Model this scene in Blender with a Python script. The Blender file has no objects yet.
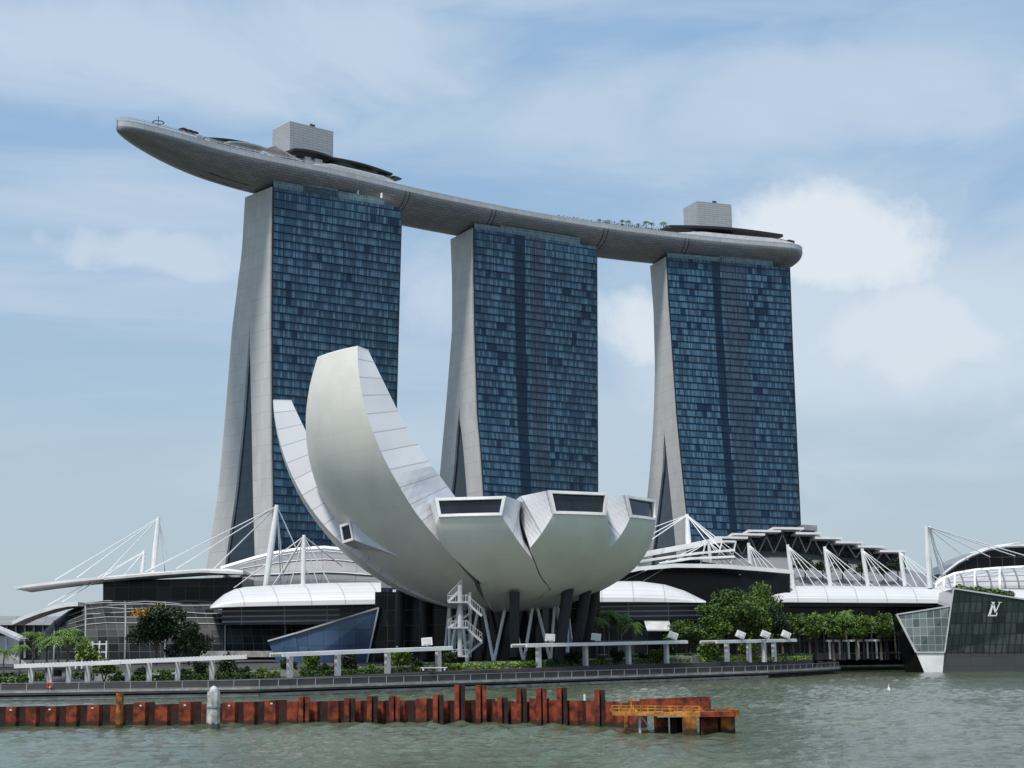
import bpy, bmesh, math, random
from mathutils import Vector, Matrix
from mathutils.bvhtree import BVHTree
random.seed(7)
S = bpy.context.scene
COL = S.collection
R = math.radians

# ------------------------------------------------------------------ camera
F = 1537.0
PT = math.atan(266 / F)
RL = R(0.8)
HC = 6.0
cam_d = bpy.data.cameras.new('camera')
cam_d.sensor_width = 36.0
cam_d.lens = F / 1024 * 36.0
cam_d.clip_start = 0.5
cam_d.clip_end = 12000
cam = bpy.data.objects.new('camera', cam_d)
COL.objects.link(cam)
cam.matrix_world = (Matrix.Translation((0, 0, HC)) @ Matrix.Rotation(math.pi / 2 + PT, 4, 'X')
                    @ Matrix.Rotation(-RL, 4, 'Z'))
S.camera = cam

# ------------------------------------------------------------------ sun, exposure
SUN_EL, SUN_AZ = 64.0, 208.0           # azimuth clockwise from +Y
sd = bpy.data.lights.new('sun', 'SUN')
sd.energy = 3.2
sd.angle = R(8)
sd.color = (1.0, 0.95, 0.88)
sun = bpy.data.objects.new('sun', sd)
COL.objects.link(sun)
sun.rotation_euler = (R(90 - SUN_EL), 0, R(180 - SUN_AZ))
S.view_settings.view_transform = 'Standard'
S.view_settings.look = 'None'
S.view_settings.exposure = 0.42
S.view_settings.gamma = 1.0

# ------------------------------------------------------------------ node helpers
class NT:
    def __init__(s, nt):
        s.nt = nt
    def n(s, t, **kw):
        nd = s.nt.nodes.new(t)
        for k, v in kw.items():
            setattr(nd, k, v)
        return nd
    def put(s, sock, v):
        if v is None:
            return
        if hasattr(v, 'default_value') or hasattr(v, 'is_linked'):
            s.nt.links.new(v, sock)
        else:
            sock.default_value = v
    def m(s, op, a, b=None, c=None, clamp=False):
        nd = s.n('ShaderNodeMath', operation=op)
        nd.use_clamp = clamp
        s.put(nd.inputs[0], a); s.put(nd.inputs[1], b)
        if c is not None:
            s.put(nd.inputs[2], c)
        return nd.outputs[0]
    def vm(s, op, a, b=None):
        nd = s.n('ShaderNodeVectorMath', operation=op)
        s.put(nd.inputs[0], a); s.put(nd.inputs[1], b)
        return nd.outputs['Value'] if op in ('DOT_PRODUCT', 'LENGTH', 'DISTANCE') else nd.outputs[0]
    def xyz(s, x, y, z=0.0):
        nd = s.n('ShaderNodeCombineXYZ')
        s.put(nd.inputs[0], x); s.put(nd.inputs[1], y); s.put(nd.inputs[2], z)
        return nd.outputs[0]
    def sep(s, v):
        nd = s.n('ShaderNodeSeparateXYZ')
        s.put(nd.inputs[0], v)
        return nd.outputs
    def mix(s, f, a, b):
        nd = s.n('ShaderNodeMix', data_type='RGBA')
        s.put(nd.inputs[0], f); s.put(nd.inputs[6], a); s.put(nd.inputs[7], b)
        return nd.outputs[2]
    def noise(s, vec, scale, detail=3.0, rough=0.5, dist=0.0, dim='3D'):
        nd = s.n('ShaderNodeTexNoise', noise_dimensions=dim)
        s.put(nd.inputs['Vector'], vec)
        nd.inputs['Scale'].default_value = scale
        nd.inputs['Detail'].default_value = detail
        nd.inputs['Roughness'].default_value = rough
        nd.inputs['Distortion'].default_value = dist
        return nd.outputs[0]
    def white(s, vec):
        nd = s.n('ShaderNodeTexWhiteNoise', noise_dimensions='2D')
        s.put(nd.inputs['Vector'], vec)
        return nd.outputs[0]
    def ss(s, x, lo, hi):
        nd = s.n('ShaderNodeMapRange', interpolation_type='SMOOTHSTEP')
        s.put(nd.inputs[0], x)
        nd.inputs[1].default_value = lo; nd.inputs[2].default_value = hi
        return nd.outputs[0]

def rgba(c):
    return (c[0], c[1], c[2], 1.0)

# ------------------------------------------------------------------ world
def ray(px, py):
    a = (px - 512) / F
    b = -(py - 384) / F
    x = a * math.cos(RL) + b * math.sin(RL)
    u = -a * math.sin(RL) + b * math.cos(RL)
    return Vector((x, math.cos(PT) - u * math.sin(PT), math.sin(PT) + u * math.cos(PT)))
def W(px, py, Y):
    d = ray(px, py)
    t = Y / d.y
    return Vector((d.x * t, Y, HC + d.z * t))
def G(px, py, z):
    d = ray(px, py)
    t = (z - HC) / d.z
    return Vector((d.x * t, d.y * t, z))
def onplane(px, py, p0, n):
    d = ray(px, py)
    o = Vector((0, 0, HC))
    return o + d * ((p0 - o).dot(n) / d.dot(n))

world = bpy.data.worlds.new('World')
S.world = world
world.use_nodes = True
t = NT(world.node_tree)
world.node_tree.nodes.clear()
sky = t.n('ShaderNodeTexSky', sky_type='NISHITA')
sky.sun_disc = False
sky.sun_elevation = R(SUN_EL)
sky.sun_rotation = R(SUN_AZ)
sky.air_density = 1.0
sky.dust_density = 0.6
sky.ozone_density = 2.0
tc = t.n('ShaderNodeTexCoord')
dirv = t.vm('NORMALIZE', tc.outputs['Generated'])
dx, dy, dz = t.sep(dirv)
# high thin veil, drawn on a plane overhead
den = t.m('ADD', t.m('MAXIMUM', dz, 0.0), 0.12)
plane = t.xyz(t.m('DIVIDE', dx, den), t.m('DIVIDE', dy, den), 0.0)
n1 = t.noise(t.vm('MULTIPLY', plane, (1.0, 1.7, 1.0)), 1.3, 6.0, 0.55, 0.6)
veil = t.m('MULTIPLY', t.m('MULTIPLY', t.ss(n1, 0.34, 0.74), 0.58), t.ss(dz, 0.06, 0.34))
def blob(px, py, sx, sy):
    c = ray(px, py).normalized()
    az = math.atan2(c.x, c.y); el = math.asin(c.z)
    A = t.m('ARCTAN2', dx, dy)
    E_ = t.m('ARCSINE', dz)
    da = t.m('DIVIDE', t.m('SUBTRACT', A, az), sx / F)
    de = t.m('DIVIDE', t.m('SUBTRACT', E_, el), sy / F)
    q = t.m('ADD', t.m('MULTIPLY', da, da), t.m('MULTIPLY', de, de))
    return t.m('POWER', 2.718, t.m('MULTIPLY', q, -1.0))
n2 = t.noise(dirv, 11.0, 8.0, 0.56, 0.25)
n3 = t.noise(t.vm('MULTIPLY', dirv, (1.0, 1.0, 2.2)), 5.0, 6.0, 0.55, 0.5)
def puff(px, py, sx, sy, k, lo, hi, n=n2):
    b_ = blob(px, py, sx, sy)
    e_ = t.ss(t.m('ADD', b_, t.m('MULTIPLY', t.m('SUBTRACT', n, 0.5), 2.3)), lo, hi)
    return t.m('MULTIPLY', t.m('MULTIPLY', e_, t.ss(b_, 0.02, 0.3)), k)
masks = [puff(845, 235, 130, 66, 0.95, 0.25, 0.95), puff(900, 335, 150, 66, 0.75, 0.2, 1.05), puff(880, 320, 230, 150, 0.55, 0.05, 1.0, n3),
         puff(640, 318, 75, 62, 0.85, 0.28, 0.85), puff(160, 250, 150, 36, 0.5, 0.3, 0.9),
         puff(110, 50, 360, 75, 0.5, 0.1, 1.0, n3), puff(425, 290, 60, 60, 0.45, 0.3, 1.0), puff(560, 440, 520, 60, 0.22, 0.1, 1.0, n3),
         puff(900, 70, 300, 80, 0.45, 0.2, 1.0, n3)]
cm = veil
for q in masks:
    cm = t.m('MAXIMUM', cm, q)
low = t.m('SUBTRACT', 1.0, t.ss(dz, 0.02, 0.42))
haze = t.mix(t.m('MULTIPLY', low, 0.85), sky.outputs[0], rgba((3.45, 3.95, 4.25)))
SKYTINT = t.mix(t.m('SUBTRACT', 0.6, t.m('MULTIPLY', low, 0.45)), haze, rgba((2.55, 4.15, 6.0)))
colr = t.mix(cm, SKYTINT, rgba((5.7, 6.15, 6.6)))
bg = t.n('ShaderNodeBackground')
t.put(bg.inputs[0], colr)
bg.inputs[1].default_value = 0.1
wo = t.n('ShaderNodeOutputWorld')
world.node_tree.links.new(bg.outputs[0], wo.inputs[0])

# ------------------------------------------------------------------ materials
def mat(name, col, rough=0.6, metal=0.0, var=0.15, scale=1.0, spec=0.5, bump=0.0, streak=0.0, col2=None, tide=None):
    m = bpy.data.materials.new(name)
    m.use_nodes = True
    q = NT(m.node_tree)
    b = m.node_tree.nodes['Principled BSDF']
    geo = q.n('ShaderNodeNewGeometry')
    pos = geo.outputs['Position']
    nz = q.noise(pos, scale, 5.0, 0.6)
    f = q.ss(nz, 0.3, 0.7)
    c2 = col2 if col2 else tuple(c * (1 - var * 1.6) for c in col)
    c1 = tuple(min(1, c * (1 + var * 0.5)) for c in col) if not col2 else col
    c = q.mix(f, rgba(c2), rgba(c1))
    if streak:
        st = q.noise(q.vm('MULTIPLY', pos, (1.0, 1.0, 0.08)), scale * 3, 4.0, 0.6)
        c = q.mix(q.m('MULTIPLY', q.ss(st, 0.5, 0.75), streak), c, rgba(tuple(x * 0.45 for x in col)))
    if tide:
        zz = q.sep(pos)[2]
        wob = q.m('MULTIPLY', q.m('SUBTRACT', q.noise(q.vm('MULTIPLY', pos, (2.0, 2.0, 0.4)), 1.5, 3.0, 0.6), 0.5), 0.5)
        band = q.m('SUBTRACT', 1.0, q.ss(q.m('ADD', zz, wob), tide * 0.75, tide * 1.15))
        c = q.mix(q.m('MULTIPLY', band, 0.85), c, rgba((0.018, 0.016, 0.009)))
    q.put(b.inputs['Base Color'], c)
    b.inputs['Roughness'].default_value = rough
    b.inputs['Metallic'].default_value = metal
    b.inputs['Specular IOR Level'].default_value = spec
    if bump:
        bp = q.n('ShaderNodeBump')
        bp.inputs['Strength'].default_value = bump
        q.put(bp.inputs['Height'], q.noise(pos, scale * 6, 4.0, 0.6))
        q.put(b.inputs['Normal'], bp.outputs[0])
    return m

def grid_mat(name, base, line, cell, lw, rough=0.3, metal=0.0, rnd=0.3, spec=0.5, dirt=0.15, off=False, base2=None, thr=0.6):
    """panels on UVs in metres: joint lines, random tone per panel"""
    m = bpy.data.materials.new(name)
    m.use_nodes = True
    q = NT(m.node_tree)
    b = m.node_tree.nodes['Principled BSDF']
    uv = q.n('ShaderNodeUVMap')
    u, v, _ = q.sep(uv.outputs[0])
    v1 = q.m('DIVIDE', v, cell[1])
    fv = q.m('FLOOR', v1)
    u1 = q.m('DIVIDE', u, cell[0])
    if off:
        u1 = q.m('ADD', u1, q.m('MULTIPLY', fv, 0.5))
    fu = q.m('FLOOR', u1)
    r = q.white(q.xyz(fu, fv))
    c = q.mix(r, rgba(tuple(x * (1 - rnd) for x in base)), rgba(tuple(min(1, x * (1 + rnd * 0.5)) for x in base)))
    if base2:
        r2 = q.white(q.xyz(q.m('ADD', fu, 31.0), fv))
        c = q.mix(q.m('GREATER_THAN', r2, thr), c, rgba(base2))
    geo = q.n('ShaderNodeNewGeometry')
    nz = q.noise(geo.outputs['Position'], 0.15, 4.0, 0.6)
    c = q.mix(q.m('MULTIPLY', q.ss(nz, 0.4, 0.7), dirt), c, rgba(tuple(x * 0.6 for x in base)))
    lu = q.m('LESS_THAN', q.m('FRACT', u1), lw[0] / cell[0])
    lv = q.m('LESS_THAN', q.m('FRACT', v1), lw[1] / cell[1])
    c = q.mix(q.m('MAXIMUM', lu, lv), c, rgba(line))
    q.put(b.inputs['Base Color'], c)
    b.inputs['Roughness'].default_value = rough
    b.inputs['Metallic'].default_value = metal
    b.inputs['Specular IOR Level'].default_value = spec
    return m

def facade_mat(name, seed, dark, pale, open_thr, mech):
    m = bpy.data.materials.new(name)
    m.use_nodes = True
    q = NT(m.node_tree)
    b = m.node_tree.nodes['Principled BSDF']
    uv = q.n('ShaderNodeUVMap')
    u, v, _ = q.sep(uv.outputs[0])
    FH, PW = 3.3, 1.08
    vf = q.m('DIVIDE', v, FH); fl = q.m('FLOOR', vf); fv = q.m('FRACT', vf)
    up = q.m('DIVIDE', u, PW); pn = q.m('FLOOR', up); fu = q.m('FRACT', up)
    ub = q.m('DIVIDE', u, PW * 5); bn = q.m('FLOOR', ub); fb = q.m('FRACT', ub)
    rp = q.white(q.xyz(q.m('ADD', pn, seed), fl))
    uh = q.m('DIVIDE', q.m('ADD', u, 1.3), PW * 2.5); hn = q.m('FLOOR', uh)
    rr = q.white(q.xyz(q.m('ADD', hn, seed * 3.1), q.m('ADD', fl, 7.0)))
    rf = q.white(q.xyz(q.m('FLOOR', q.m('DIVIDE', u, 27.0)), q.m('ADD', fl, seed)))
    zone = q.noise(q.xyz(q.m('MULTIPLY', hn, 0.135), q.m('ADD', q.m('MULTIPLY', fl, 0.073), seed * 1.7)), 1.0, 3.0, 0.55)
    # rooms with their curtains open read dark
    op = q.m('GREATER_THAN', q.m('ADD', rr, q.m('MULTIPLY', q.m('SUBTRACT', zone, 0.5), 1.3)), open_thr)
    cur = q.m('SUBTRACT', 1.0, op)
    # floors with no curtains at all
    cur = q.m('MULTIPLY', cur, q.m('LESS_THAN', rf, mech))
    ind = None
    for (a, c_) in dark:  # dark reflection strips, painted into the glass as missing curtains
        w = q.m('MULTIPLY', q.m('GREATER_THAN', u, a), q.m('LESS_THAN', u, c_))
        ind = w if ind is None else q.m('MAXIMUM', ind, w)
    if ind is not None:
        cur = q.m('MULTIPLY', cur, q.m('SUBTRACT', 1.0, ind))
    lowz = q.ss(v, 42.0, 58.0)
    cur = q.m('MULTIPLY', cur, q.m('MAXIMUM', lowz, q.m('GREATER_THAN', rp, 0.75)))
    big = q.noise(q.xyz(q.m('MULTIPLY', u, 0.11), q.m('ADD', q.m('MULTIPLY', v, 0.012), seed * 2.3)), 1.0, 2.0, 0.5)
    tone = q.m('MULTIPLY', q.m('ADD', 0.28, q.m('MULTIPLY', q.m('POWER', rp, 2.4), 1.15)), q.m('ADD', 0.15, q.m('MULTIPLY', big, 1.6)))
    pcol = q.mix(tone, rgba((0.008, 0.034, 0.072)), rgba((0.080, 0.172, 0.255)))
    gcol = q.mix(rr, rgba((0.002, 0.013, 0.040)), rgba((0.005, 0.028, 0.070)))
    c = q.mix(cur, gcol, pcol)
    for (a, c_) in pale:  # paler reflection strips, painted into the glass colour
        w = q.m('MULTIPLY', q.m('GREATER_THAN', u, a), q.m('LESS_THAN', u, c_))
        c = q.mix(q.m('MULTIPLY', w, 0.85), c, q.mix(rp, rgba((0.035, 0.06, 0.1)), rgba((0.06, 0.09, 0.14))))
    ln = q.m('LESS_THAN', fv, 0.17)
    lb = q.m('LESS_THAN', fb, 0.05)
    lp = q.m('MULTIPLY', q.m('LESS_THAN', fu, 0.16), 0.55)
    c = q.mix(lp, c, rgba((0.006, 0.018, 0.032)))
    c = q.mix(q.m('MAXIMUM', ln, lb), c, rgba((0.003, 0.010, 0.018)))
    q.put(b.inputs['Base Color'], c)
    b.inputs['Roughness'].default_value = 0.16
    b.inputs['Specular IOR Level'].default_value = 0.3
    # each pane sits at its own slight tilt
    geo = q.n('ShaderNodeNewGeometry')
    rv = q.white(q.xyz(q.m('ADD', pn, seed * 2.0), q.m('ADD', fl, 3.0)))
    rv2 = q.white(q.xyz(q.m('ADD', pn, seed * 5.0), q.m('ADD', fl, 13.0)))
    tilt = q.xyz(q.m('MULTIPLY', q.m('SUBTRACT', rv, 0.5), 0.05), 0.0, q.m('MULTIPLY', q.m('SUBTRACT', rv2, 0.5), 0.07))
    q.put(b.inputs['Normal'], q.vm('NORMALIZE', q.vm('ADD', geo.outputs['Normal'], tilt)))
    return m

def leaf_mat(name, c1, c2, c3=None):
    m = bpy.data.materials.new(name)
    m.use_nodes = True
    q = NT(m.node_tree)
    b = m.node_tree.nodes['Principled BSDF']
    geo = q.n('ShaderNodeNewGeometry')
    oi = q.n('ShaderNodeObjectInfo')
    r = geo.outputs['Random Per Island']
    c = q.mix(r, rgba(c1), rgba(c2))
    if c3:
        c = q.mix(q.m('GREATER_THAN', r, 0.8), c, rgba(c3))
    hsv = q.n('ShaderNodeHueSaturation')
    q.put(hsv.inputs['Value'], q.m('ADD', 0.75, q.m('MULTIPLY', oi.outputs['Random'], 0.5)))
    q.put(hsv.inputs['Color'], c)
    q.put(b.inputs['Base Color'], hsv.outputs[0])
    b.inputs['Roughness'].default_value = 0.55
    b.inputs['Specular IOR Level'].default_value = 0.3
    return m

WHITE = mat('white_paint', (0.78, 0.78, 0.77), 0.5, var=0.08, scale=0.3, streak=0.15)
WHITE2 = mat('white_render', (0.66, 0.66, 0.64), 0.6, var=0.12, scale=0.4, streak=0.25)
CABLE = mat('cable_white', (0.74, 0.75, 0.76), 0.5, var=0.05)
ENDW = grid_mat('end_wall_panels', (0.56, 0.55, 0.535), (0.43, 0.425, 0.415), (3.0, 6.6), (0.12, 0.25), 0.6, rnd=0.06, dirt=0.25)
DARKM = mat('dark_metal', (0.013, 0.014, 0.016), 0.55, var=0.2)
LEDGE = mat('ledge_navy', (0.008, 0.018, 0.03), 0.4, var=0.1)
BLACKG = mat('dark_glass', (0.006, 0.008, 0.011), 0.15, spec=0.25, var=0.3, scale=0.3)
WINGL = mat('window_glass', (0.014, 0.018, 0.026), 0.1, var=0.3, scale=0.2)
GREYM = mat('grey_metal', (0.25, 0.26, 0.27), 0.5, var=0.15, scale=0.5)
LGREY = mat('light_grey_metal', (0.5, 0.51, 0.52), 0.5, var=0.12, scale=0.5, streak=0.2)
CONC = mat('concrete', (0.36, 0.355, 0.34), 0.8, var=0.25, scale=0.6, bump=0.2, streak=0.4)
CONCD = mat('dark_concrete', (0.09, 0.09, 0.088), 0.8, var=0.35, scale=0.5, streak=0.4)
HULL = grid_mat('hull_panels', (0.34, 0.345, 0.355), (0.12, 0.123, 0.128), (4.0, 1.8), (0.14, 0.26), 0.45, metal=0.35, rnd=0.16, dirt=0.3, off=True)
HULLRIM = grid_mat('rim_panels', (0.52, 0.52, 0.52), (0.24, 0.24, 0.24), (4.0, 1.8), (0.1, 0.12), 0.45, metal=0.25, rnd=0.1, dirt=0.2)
CORE = grid_mat('core_louvres', (0.40, 0.41, 0.43), (0.24, 0.245, 0.25), (2.4, 1.1), (0.1, 0.25), 0.6, rnd=0.06)
SHELL = grid_mat('shell_frp', (0.78, 0.765, 0.69), (0.715, 0.70, 0.635), (4.2, 3.6), (0.07, 0.09), 0.4, rnd=0.03, dirt=0.22)
SIDEP = grid_mat('petal_steel_panels', (0.70, 0.705, 0.725), (0.42, 0.425, 0.44), (100.0, 3.3), (0.0, 0.2), 0.5, metal=0.1, rnd=0.06, dirt=0.2)
PARAPET = grid_mat('parapet_glass', (0.10, 0.17, 0.18), (0.25, 0.32, 0.33), (1.1, 2.2), (0.1, 0.16), 0.2, rnd=0.35)
ATRIUM = grid_mat('atrium_glass', (0.008, 0.026, 0.05), (0.003, 0.008, 0.014), (2.4, 3.3), (0.2, 0.35), 0.12, rnd=0.5)
VAULTG = grid_mat('vault_glass', (0.016, 0.020, 0.022), (0.08, 0.085, 0.085), (2.2, 1.7), (0.12, 0.13), 0.5, rnd=0.7, base2=(0.034, 0.04, 0.04), thr=0.76, spec=0.12)
LOUVRE = grid_mat('louvre_band', (0.025, 0.027, 0.03), (0.27, 0.275, 0.28), (9.0, 1.1), (0.18, 0.30), 0.3, rnd=0.5)
BLUEG = grid_mat('blue_glass', (0.05, 0.10, 0.19), (0.02, 0.04, 0.075), (3.1, 3.0), (0.1, 0.1), 0.15, rnd=0.25)
BLUEG2 = grid_mat('blue_glass_lit', (0.06, 0.115, 0.205), (0.10, 0.15, 0.22), (3.1, 3.0), (0.1, 0.1), 0.15, rnd=0.25)  # lit copy of the blue glass, the end facet's extra light in its colour
GALLERY = grid_mat('gallery_glass', (0.006, 0.007, 0.009), (0.07, 0.075, 0.08), (3.2, 3.0), (0.16, 0.14), 0.15, rnd=0.6, base2=(0.035, 0.04, 0.044), thr=0.84, spec=0.22)
MEMBR = grid_mat('white_membrane', (0.54, 0.545, 0.56), (0.36, 0.365, 0.38), (7.0, 1.6), (0.3, 0.12), 0.5, rnd=0.05, dirt=0.15)
ROOFG = grid_mat('grey_roof_sheet', (0.20, 0.205, 0.215), (0.12, 0.12, 0.125), (8.0, 2.0), (0.25, 0.15), 0.5, rnd=0.12)
LATT = grid_mat('ribbed_grey_roof', (0.45, 0.46, 0.47), (0.16, 0.165, 0.17), (3.4, 2.2), (0.5, 0.4), 0.45, rnd=0.15)
PAVG = grid_mat('pavilion_glass_dark', (0.022, 0.036, 0.034), (0.010, 0.014, 0.014), (2.3, 2.3), (0.16, 0.16), 0.1, rnd=0.4, base2=(0.045, 0.058, 0.055), thr=0.7)
PAVG2 = grid_mat('pavilion_glass_pale', (0.12, 0.15, 0.15), (0.26, 0.29, 0.29), (1.5, 1.9), (0.13, 0.15), 0.08, rnd=0.25, base2=(0.06, 0.078, 0.08), thr=0.72)
RUST = mat('rusty_steel', (0.25, 0.042, 0.014), 0.85, var=0.55, scale=1.3, bump=0.4, streak=0.65, tide=0.42)
RUST2 = mat('dark_rusty_steel', (0.035, 0.011, 0.008), 0.85, var=0.5, scale=1.2, bump=0.4, streak=0.4, tide=0.4)
RUST3 = mat('orange_rust', (0.36, 0.13, 0.02), 0.85, var=0.5, scale=1.6, bump=0.4, streak=0.45, tide=0.4)
ORANGEP = mat('orange_paint', (0.5, 0.22, 0.035), 0.7, var=0.4, scale=1.5)
BARK = mat('bark', (0.10, 0.08, 0.06), 0.9, var=0.3, scale=2.0)
PALMBARK = mat('palm_bark', (0.16, 0.14, 0.115), 0.9, var=0.3, scale=2.0)
GROUNDM = mat('ground_paving', (0.05, 0.049, 0.046), 0.85, var=0.25, scale=0.2)
DECKM = mat('timber_deck', (0.085, 0.08, 0.075), 0.8, var=0.25, scale=0.5)
LEAF_D = leaf_mat('leaf_dark', (0.006, 0.018, 0.006), (0.022, 0.048, 0.014))
LEAF_M = leaf_mat('leaf_mid', (0.024, 0.062, 0.010), (0.10, 0.165, 0.026))
LEAF_L = leaf_mat('leaf_light', (0.05, 0.11, 0.012), (0.15, 0.22, 0.03))
LEAF_P = leaf_mat('leaf_palm', (0.04, 0.095, 0.015), (0.15, 0.23, 0.04))
LEAF_O = leaf_mat('blossom', (0.28, 0.13, 0.01), (0.40, 0.22, 0.02))

# ------------------------------------------------------------------ mesh builder
class MB:
    def __init__(s):
        s.v = []; s.f = []; s.uv = []
    def face(s, pts, uv=None):
        i = len(s.v)
        s.v += [Vector(p) for p in pts]
        s.f.append(list(range(i, i + len(pts))))
        s.uv.append(uv if uv else [(0.5, 0.5)] * len(pts))
    def grid(s, rows, uvs=None, flip=False):
        """rows: list of equal-length point lists; shared vertices"""
        base = len(s.v); n = len(rows[0])
        for r in rows:
            s.v += [Vector(p) for p in r]
        if uvs is None:
            uvs = []
            acc = [0.0] * n
            prev = None
            for r in rows:
                if prev is not None:
                    acc = [acc[k] + (Vector(r[k]) - Vector(prev[k])).length for k in range(n)]
                a = 0.0; line = []
                for k in range(n):
                    if k:
                        a += (Vector(r[k]) - Vector(r[k - 1])).length
                    line.append((a, acc[k]))
                uvs.append(line); prev = r
        for i in range(len(rows) - 1):
            for k in range(n - 1):
                q = [(i, k), (i, k + 1), (i + 1, k + 1), (i + 1, k)]
                if flip:
                    q.reverse()
                s.f.append([base + a * n + b for a, b in q])
                s.uv.append([uvs[a][b] for a, b in q])
    def box(s, c, sz, rz=0.0):
        M = Matrix.Translation(c) @ Matrix.Rotation(rz, 4, 'Z')
        x, y, z = sz[0] / 2, sz[1] / 2, sz[2] / 2
        P = [M @ Vector((i * x, j * y, k * z)) for k in (-1, 1) for j in (-1, 1) for i in (-1, 1)]
        for f, (a, b) in (((0, 2, 3, 1), (0, 1)), ((4, 5, 7, 6), (0, 1)), ((0, 1, 5, 4), (0, 2)), ((2, 6, 7, 3), (0, 2)), ((0, 4, 6, 2), (1, 2)), ((1, 3, 7, 5), (1, 2))):
            L = []
            for k in f:
                q = M.inverted() @ P[k]
                L.append((q[a] + 500, q[b] + 500))
            s.face([P[k] for k in f], L)
    def prism(s, poly, vec):
        """extrude a planar polygon by vec, closed"""
        a = [Vector(p) for p in poly]; v = Vector(vec)
        b = [p + v for p in a]
        nrm = Vector((0, 0, 0))
        for k in range(len(a)):
            nrm += a[k].cross(a[(k + 1) % len(a)])
        if nrm.dot(v) > 0:
            a.reverse(); b.reverse()
        ex = (a[1] - a[0]).normalized()
        nn = nrm.normalized()
        ey = nn.cross(ex)
        if abs(nn.z) < 0.9:
            ex = Vector((0, 0, 1)).cross(nn).normalized()
            ey = nn.cross(ex)
        uvf = lambda L: [((p - a[0]).dot(ex) + 500, (p - a[0]).dot(ey) + 500) for p in L]
        s.face(a, uvf(a)); s.face(list(reversed(b)), uvf(list(reversed(b))))
        n = len(a)
        for k in range(n):
            q = [a[(k + 1) % n], a[k], b[k], b[(k + 1) % n]]
            w = (q[0] - q[1]).length; h = v.length
            s.face(q, [(500, 500), (500 + w, 500), (500 + w, 500 + h), (500, 500 + h)])
    def tube(s, pts, r, n=8, caps=True):
        pts = [Vector(p) for p in pts]
        rr = r if isinstance(r, (list, tuple)) else [r] * len(pts)
        base = len(s.v); N = len(pts)
        for i, p in enumerate(pts):
            d = (pts[min(i + 1, N - 1)] - pts[max(i - 1, 0)]).normalized()
            a = d.cross(Vector((0, 0, 1)))
            if a.length < 1e-3:
                a = d.cross(Vector((1, 0, 0)))
            a.normalize(); b = d.cross(a)
            for k in range(n):
                g = 2 * math.pi * k / n
                s.v.append(p + (a * math.cos(g) + b * math.sin(g)) * rr[i])
        for i in range(N - 1):
            for k in range(n):
                s.f.append([base + i * n + k, base + i * n + (k + 1) % n, base + (i + 1) * n + (k + 1) % n, base + (i + 1) * n + k])
                s.uv.append([(0.5, 0.5)] * 4)
        if caps:
            s.f.append([base + k for k in range(n)][::-1]); s.uv.append([(0.5, 0.5)] * n)
            s.f.append([base + (N - 1) * n + k for k in range(n)]); s.uv.append([(0.5, 0.5)] * n)
    def bar(s, p, q, w, h, up=(0, 0, 1)):
        p = Vector(p); q = Vector(q)
        d = (q - p).normalized(); u = Vector(up)
        a = d.cross(u)
        if a.length < 1e-3:
            a = d.cross(Vector((1, 0, 0)))
        a.normalize(); b = a.cross(d).normalized()
        c = [a * w / 2 * i + b * h / 2 * j for i, j in ((-1, -1), (1, -1), (1, 1), (-1, 1))]
        A = [p + k for k in c]; B = [q + k for k in c]
        s.face(A); s.face(B[::-1])
        for k in range(4):
            s.face([A[(k + 1) % 4], A[k], B[k], B[(k + 1) % 4]])
    def build(s, name, m, parent=None, smooth=False, fix=False):
        vs = s.v
        if parent is not None:
            o0 = Vector(parent['_org'])
        else:
            mn = [min(p[k] for p in vs) for k in range(3)]; mx = [max(p[k] for p in vs) for k in range(3)]
            o0 = Vector(((mn[0] + mx[0]) / 2, (mn[1] + mx[1]) / 2, mn[2]))
        me = bpy.data.meshes.new(name)
        me.from_pydata([p - o0 for p in vs], [], s.f)
        ul = me.uv_layers.new(name='UVMap')
        k = 0
        for u in s.uv:
            for c in u:
                ul.data[k].uv = c; k += 1
        if fix:
            bm = bmesh.new(); bm.from_mesh(me)
            bmesh.ops.recalc_face_normals(bm, faces=bm.faces[:]); bm.to_mesh(me); bm.free()
        me.materials.append(m)
        if smooth:
            for p in me.polygons:
                p.use_smooth = True
        o = bpy.data.objects.new(name, me)
        COL.objects.link(o)
        o['_org'] = tuple(o0)
        if parent is None:
            o.location = o0
        else:
            o.parent = parent
        return o

def tag(o, label, cat, group=None):
    o['label'] = label; o['category'] = cat
    if group:
        o['group'] = group
    return o
def struct(o):
    o['kind'] = 'structure'
    return o
def stuff(o, label=None, cat=None):
    o['kind'] = 'stuff'
    if label:
        o['label'] = label; o['category'] = cat
    return o
def thing(name, loc, label, cat, group=None):
    o = bpy.data.objects.new(name, None)
    COL.objects.link(o)
    o.location = loc; o['_org'] = tuple(loc)
    o.empty_display_size = 1.0
    return tag(o, label, cat, group)
def copy_tree(o, parent=None):
    c = o.copy(); COL.objects.link(c)
    if parent is not None:
        c.parent = parent
    for ch in list(o.children):
        copy_tree(ch, c)
    return c
ORD = ['first', 'second', 'third', 'fourth', 'fifth', 'sixth', 'seventh', 'eighth', 'ninth', 'tenth', 'eleventh', 'twelfth',
       'thirteenth', 'fourteenth', 'fifteenth', 'sixteenth', 'seventeenth', 'eighteenth', 'nineteenth', 'twentieth']
def lerp(a, b, f):
    return a + (b - a) * f
def interp(tab, x):
    if x <= tab[0][0]:
        return tab[0][1]
    for (a, va), (b, vb) in zip(tab, tab[1:]):
        if x <= b:
            return va + (vb - va) * (x - a) / (b - a)
    return tab[-1][1]

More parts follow.
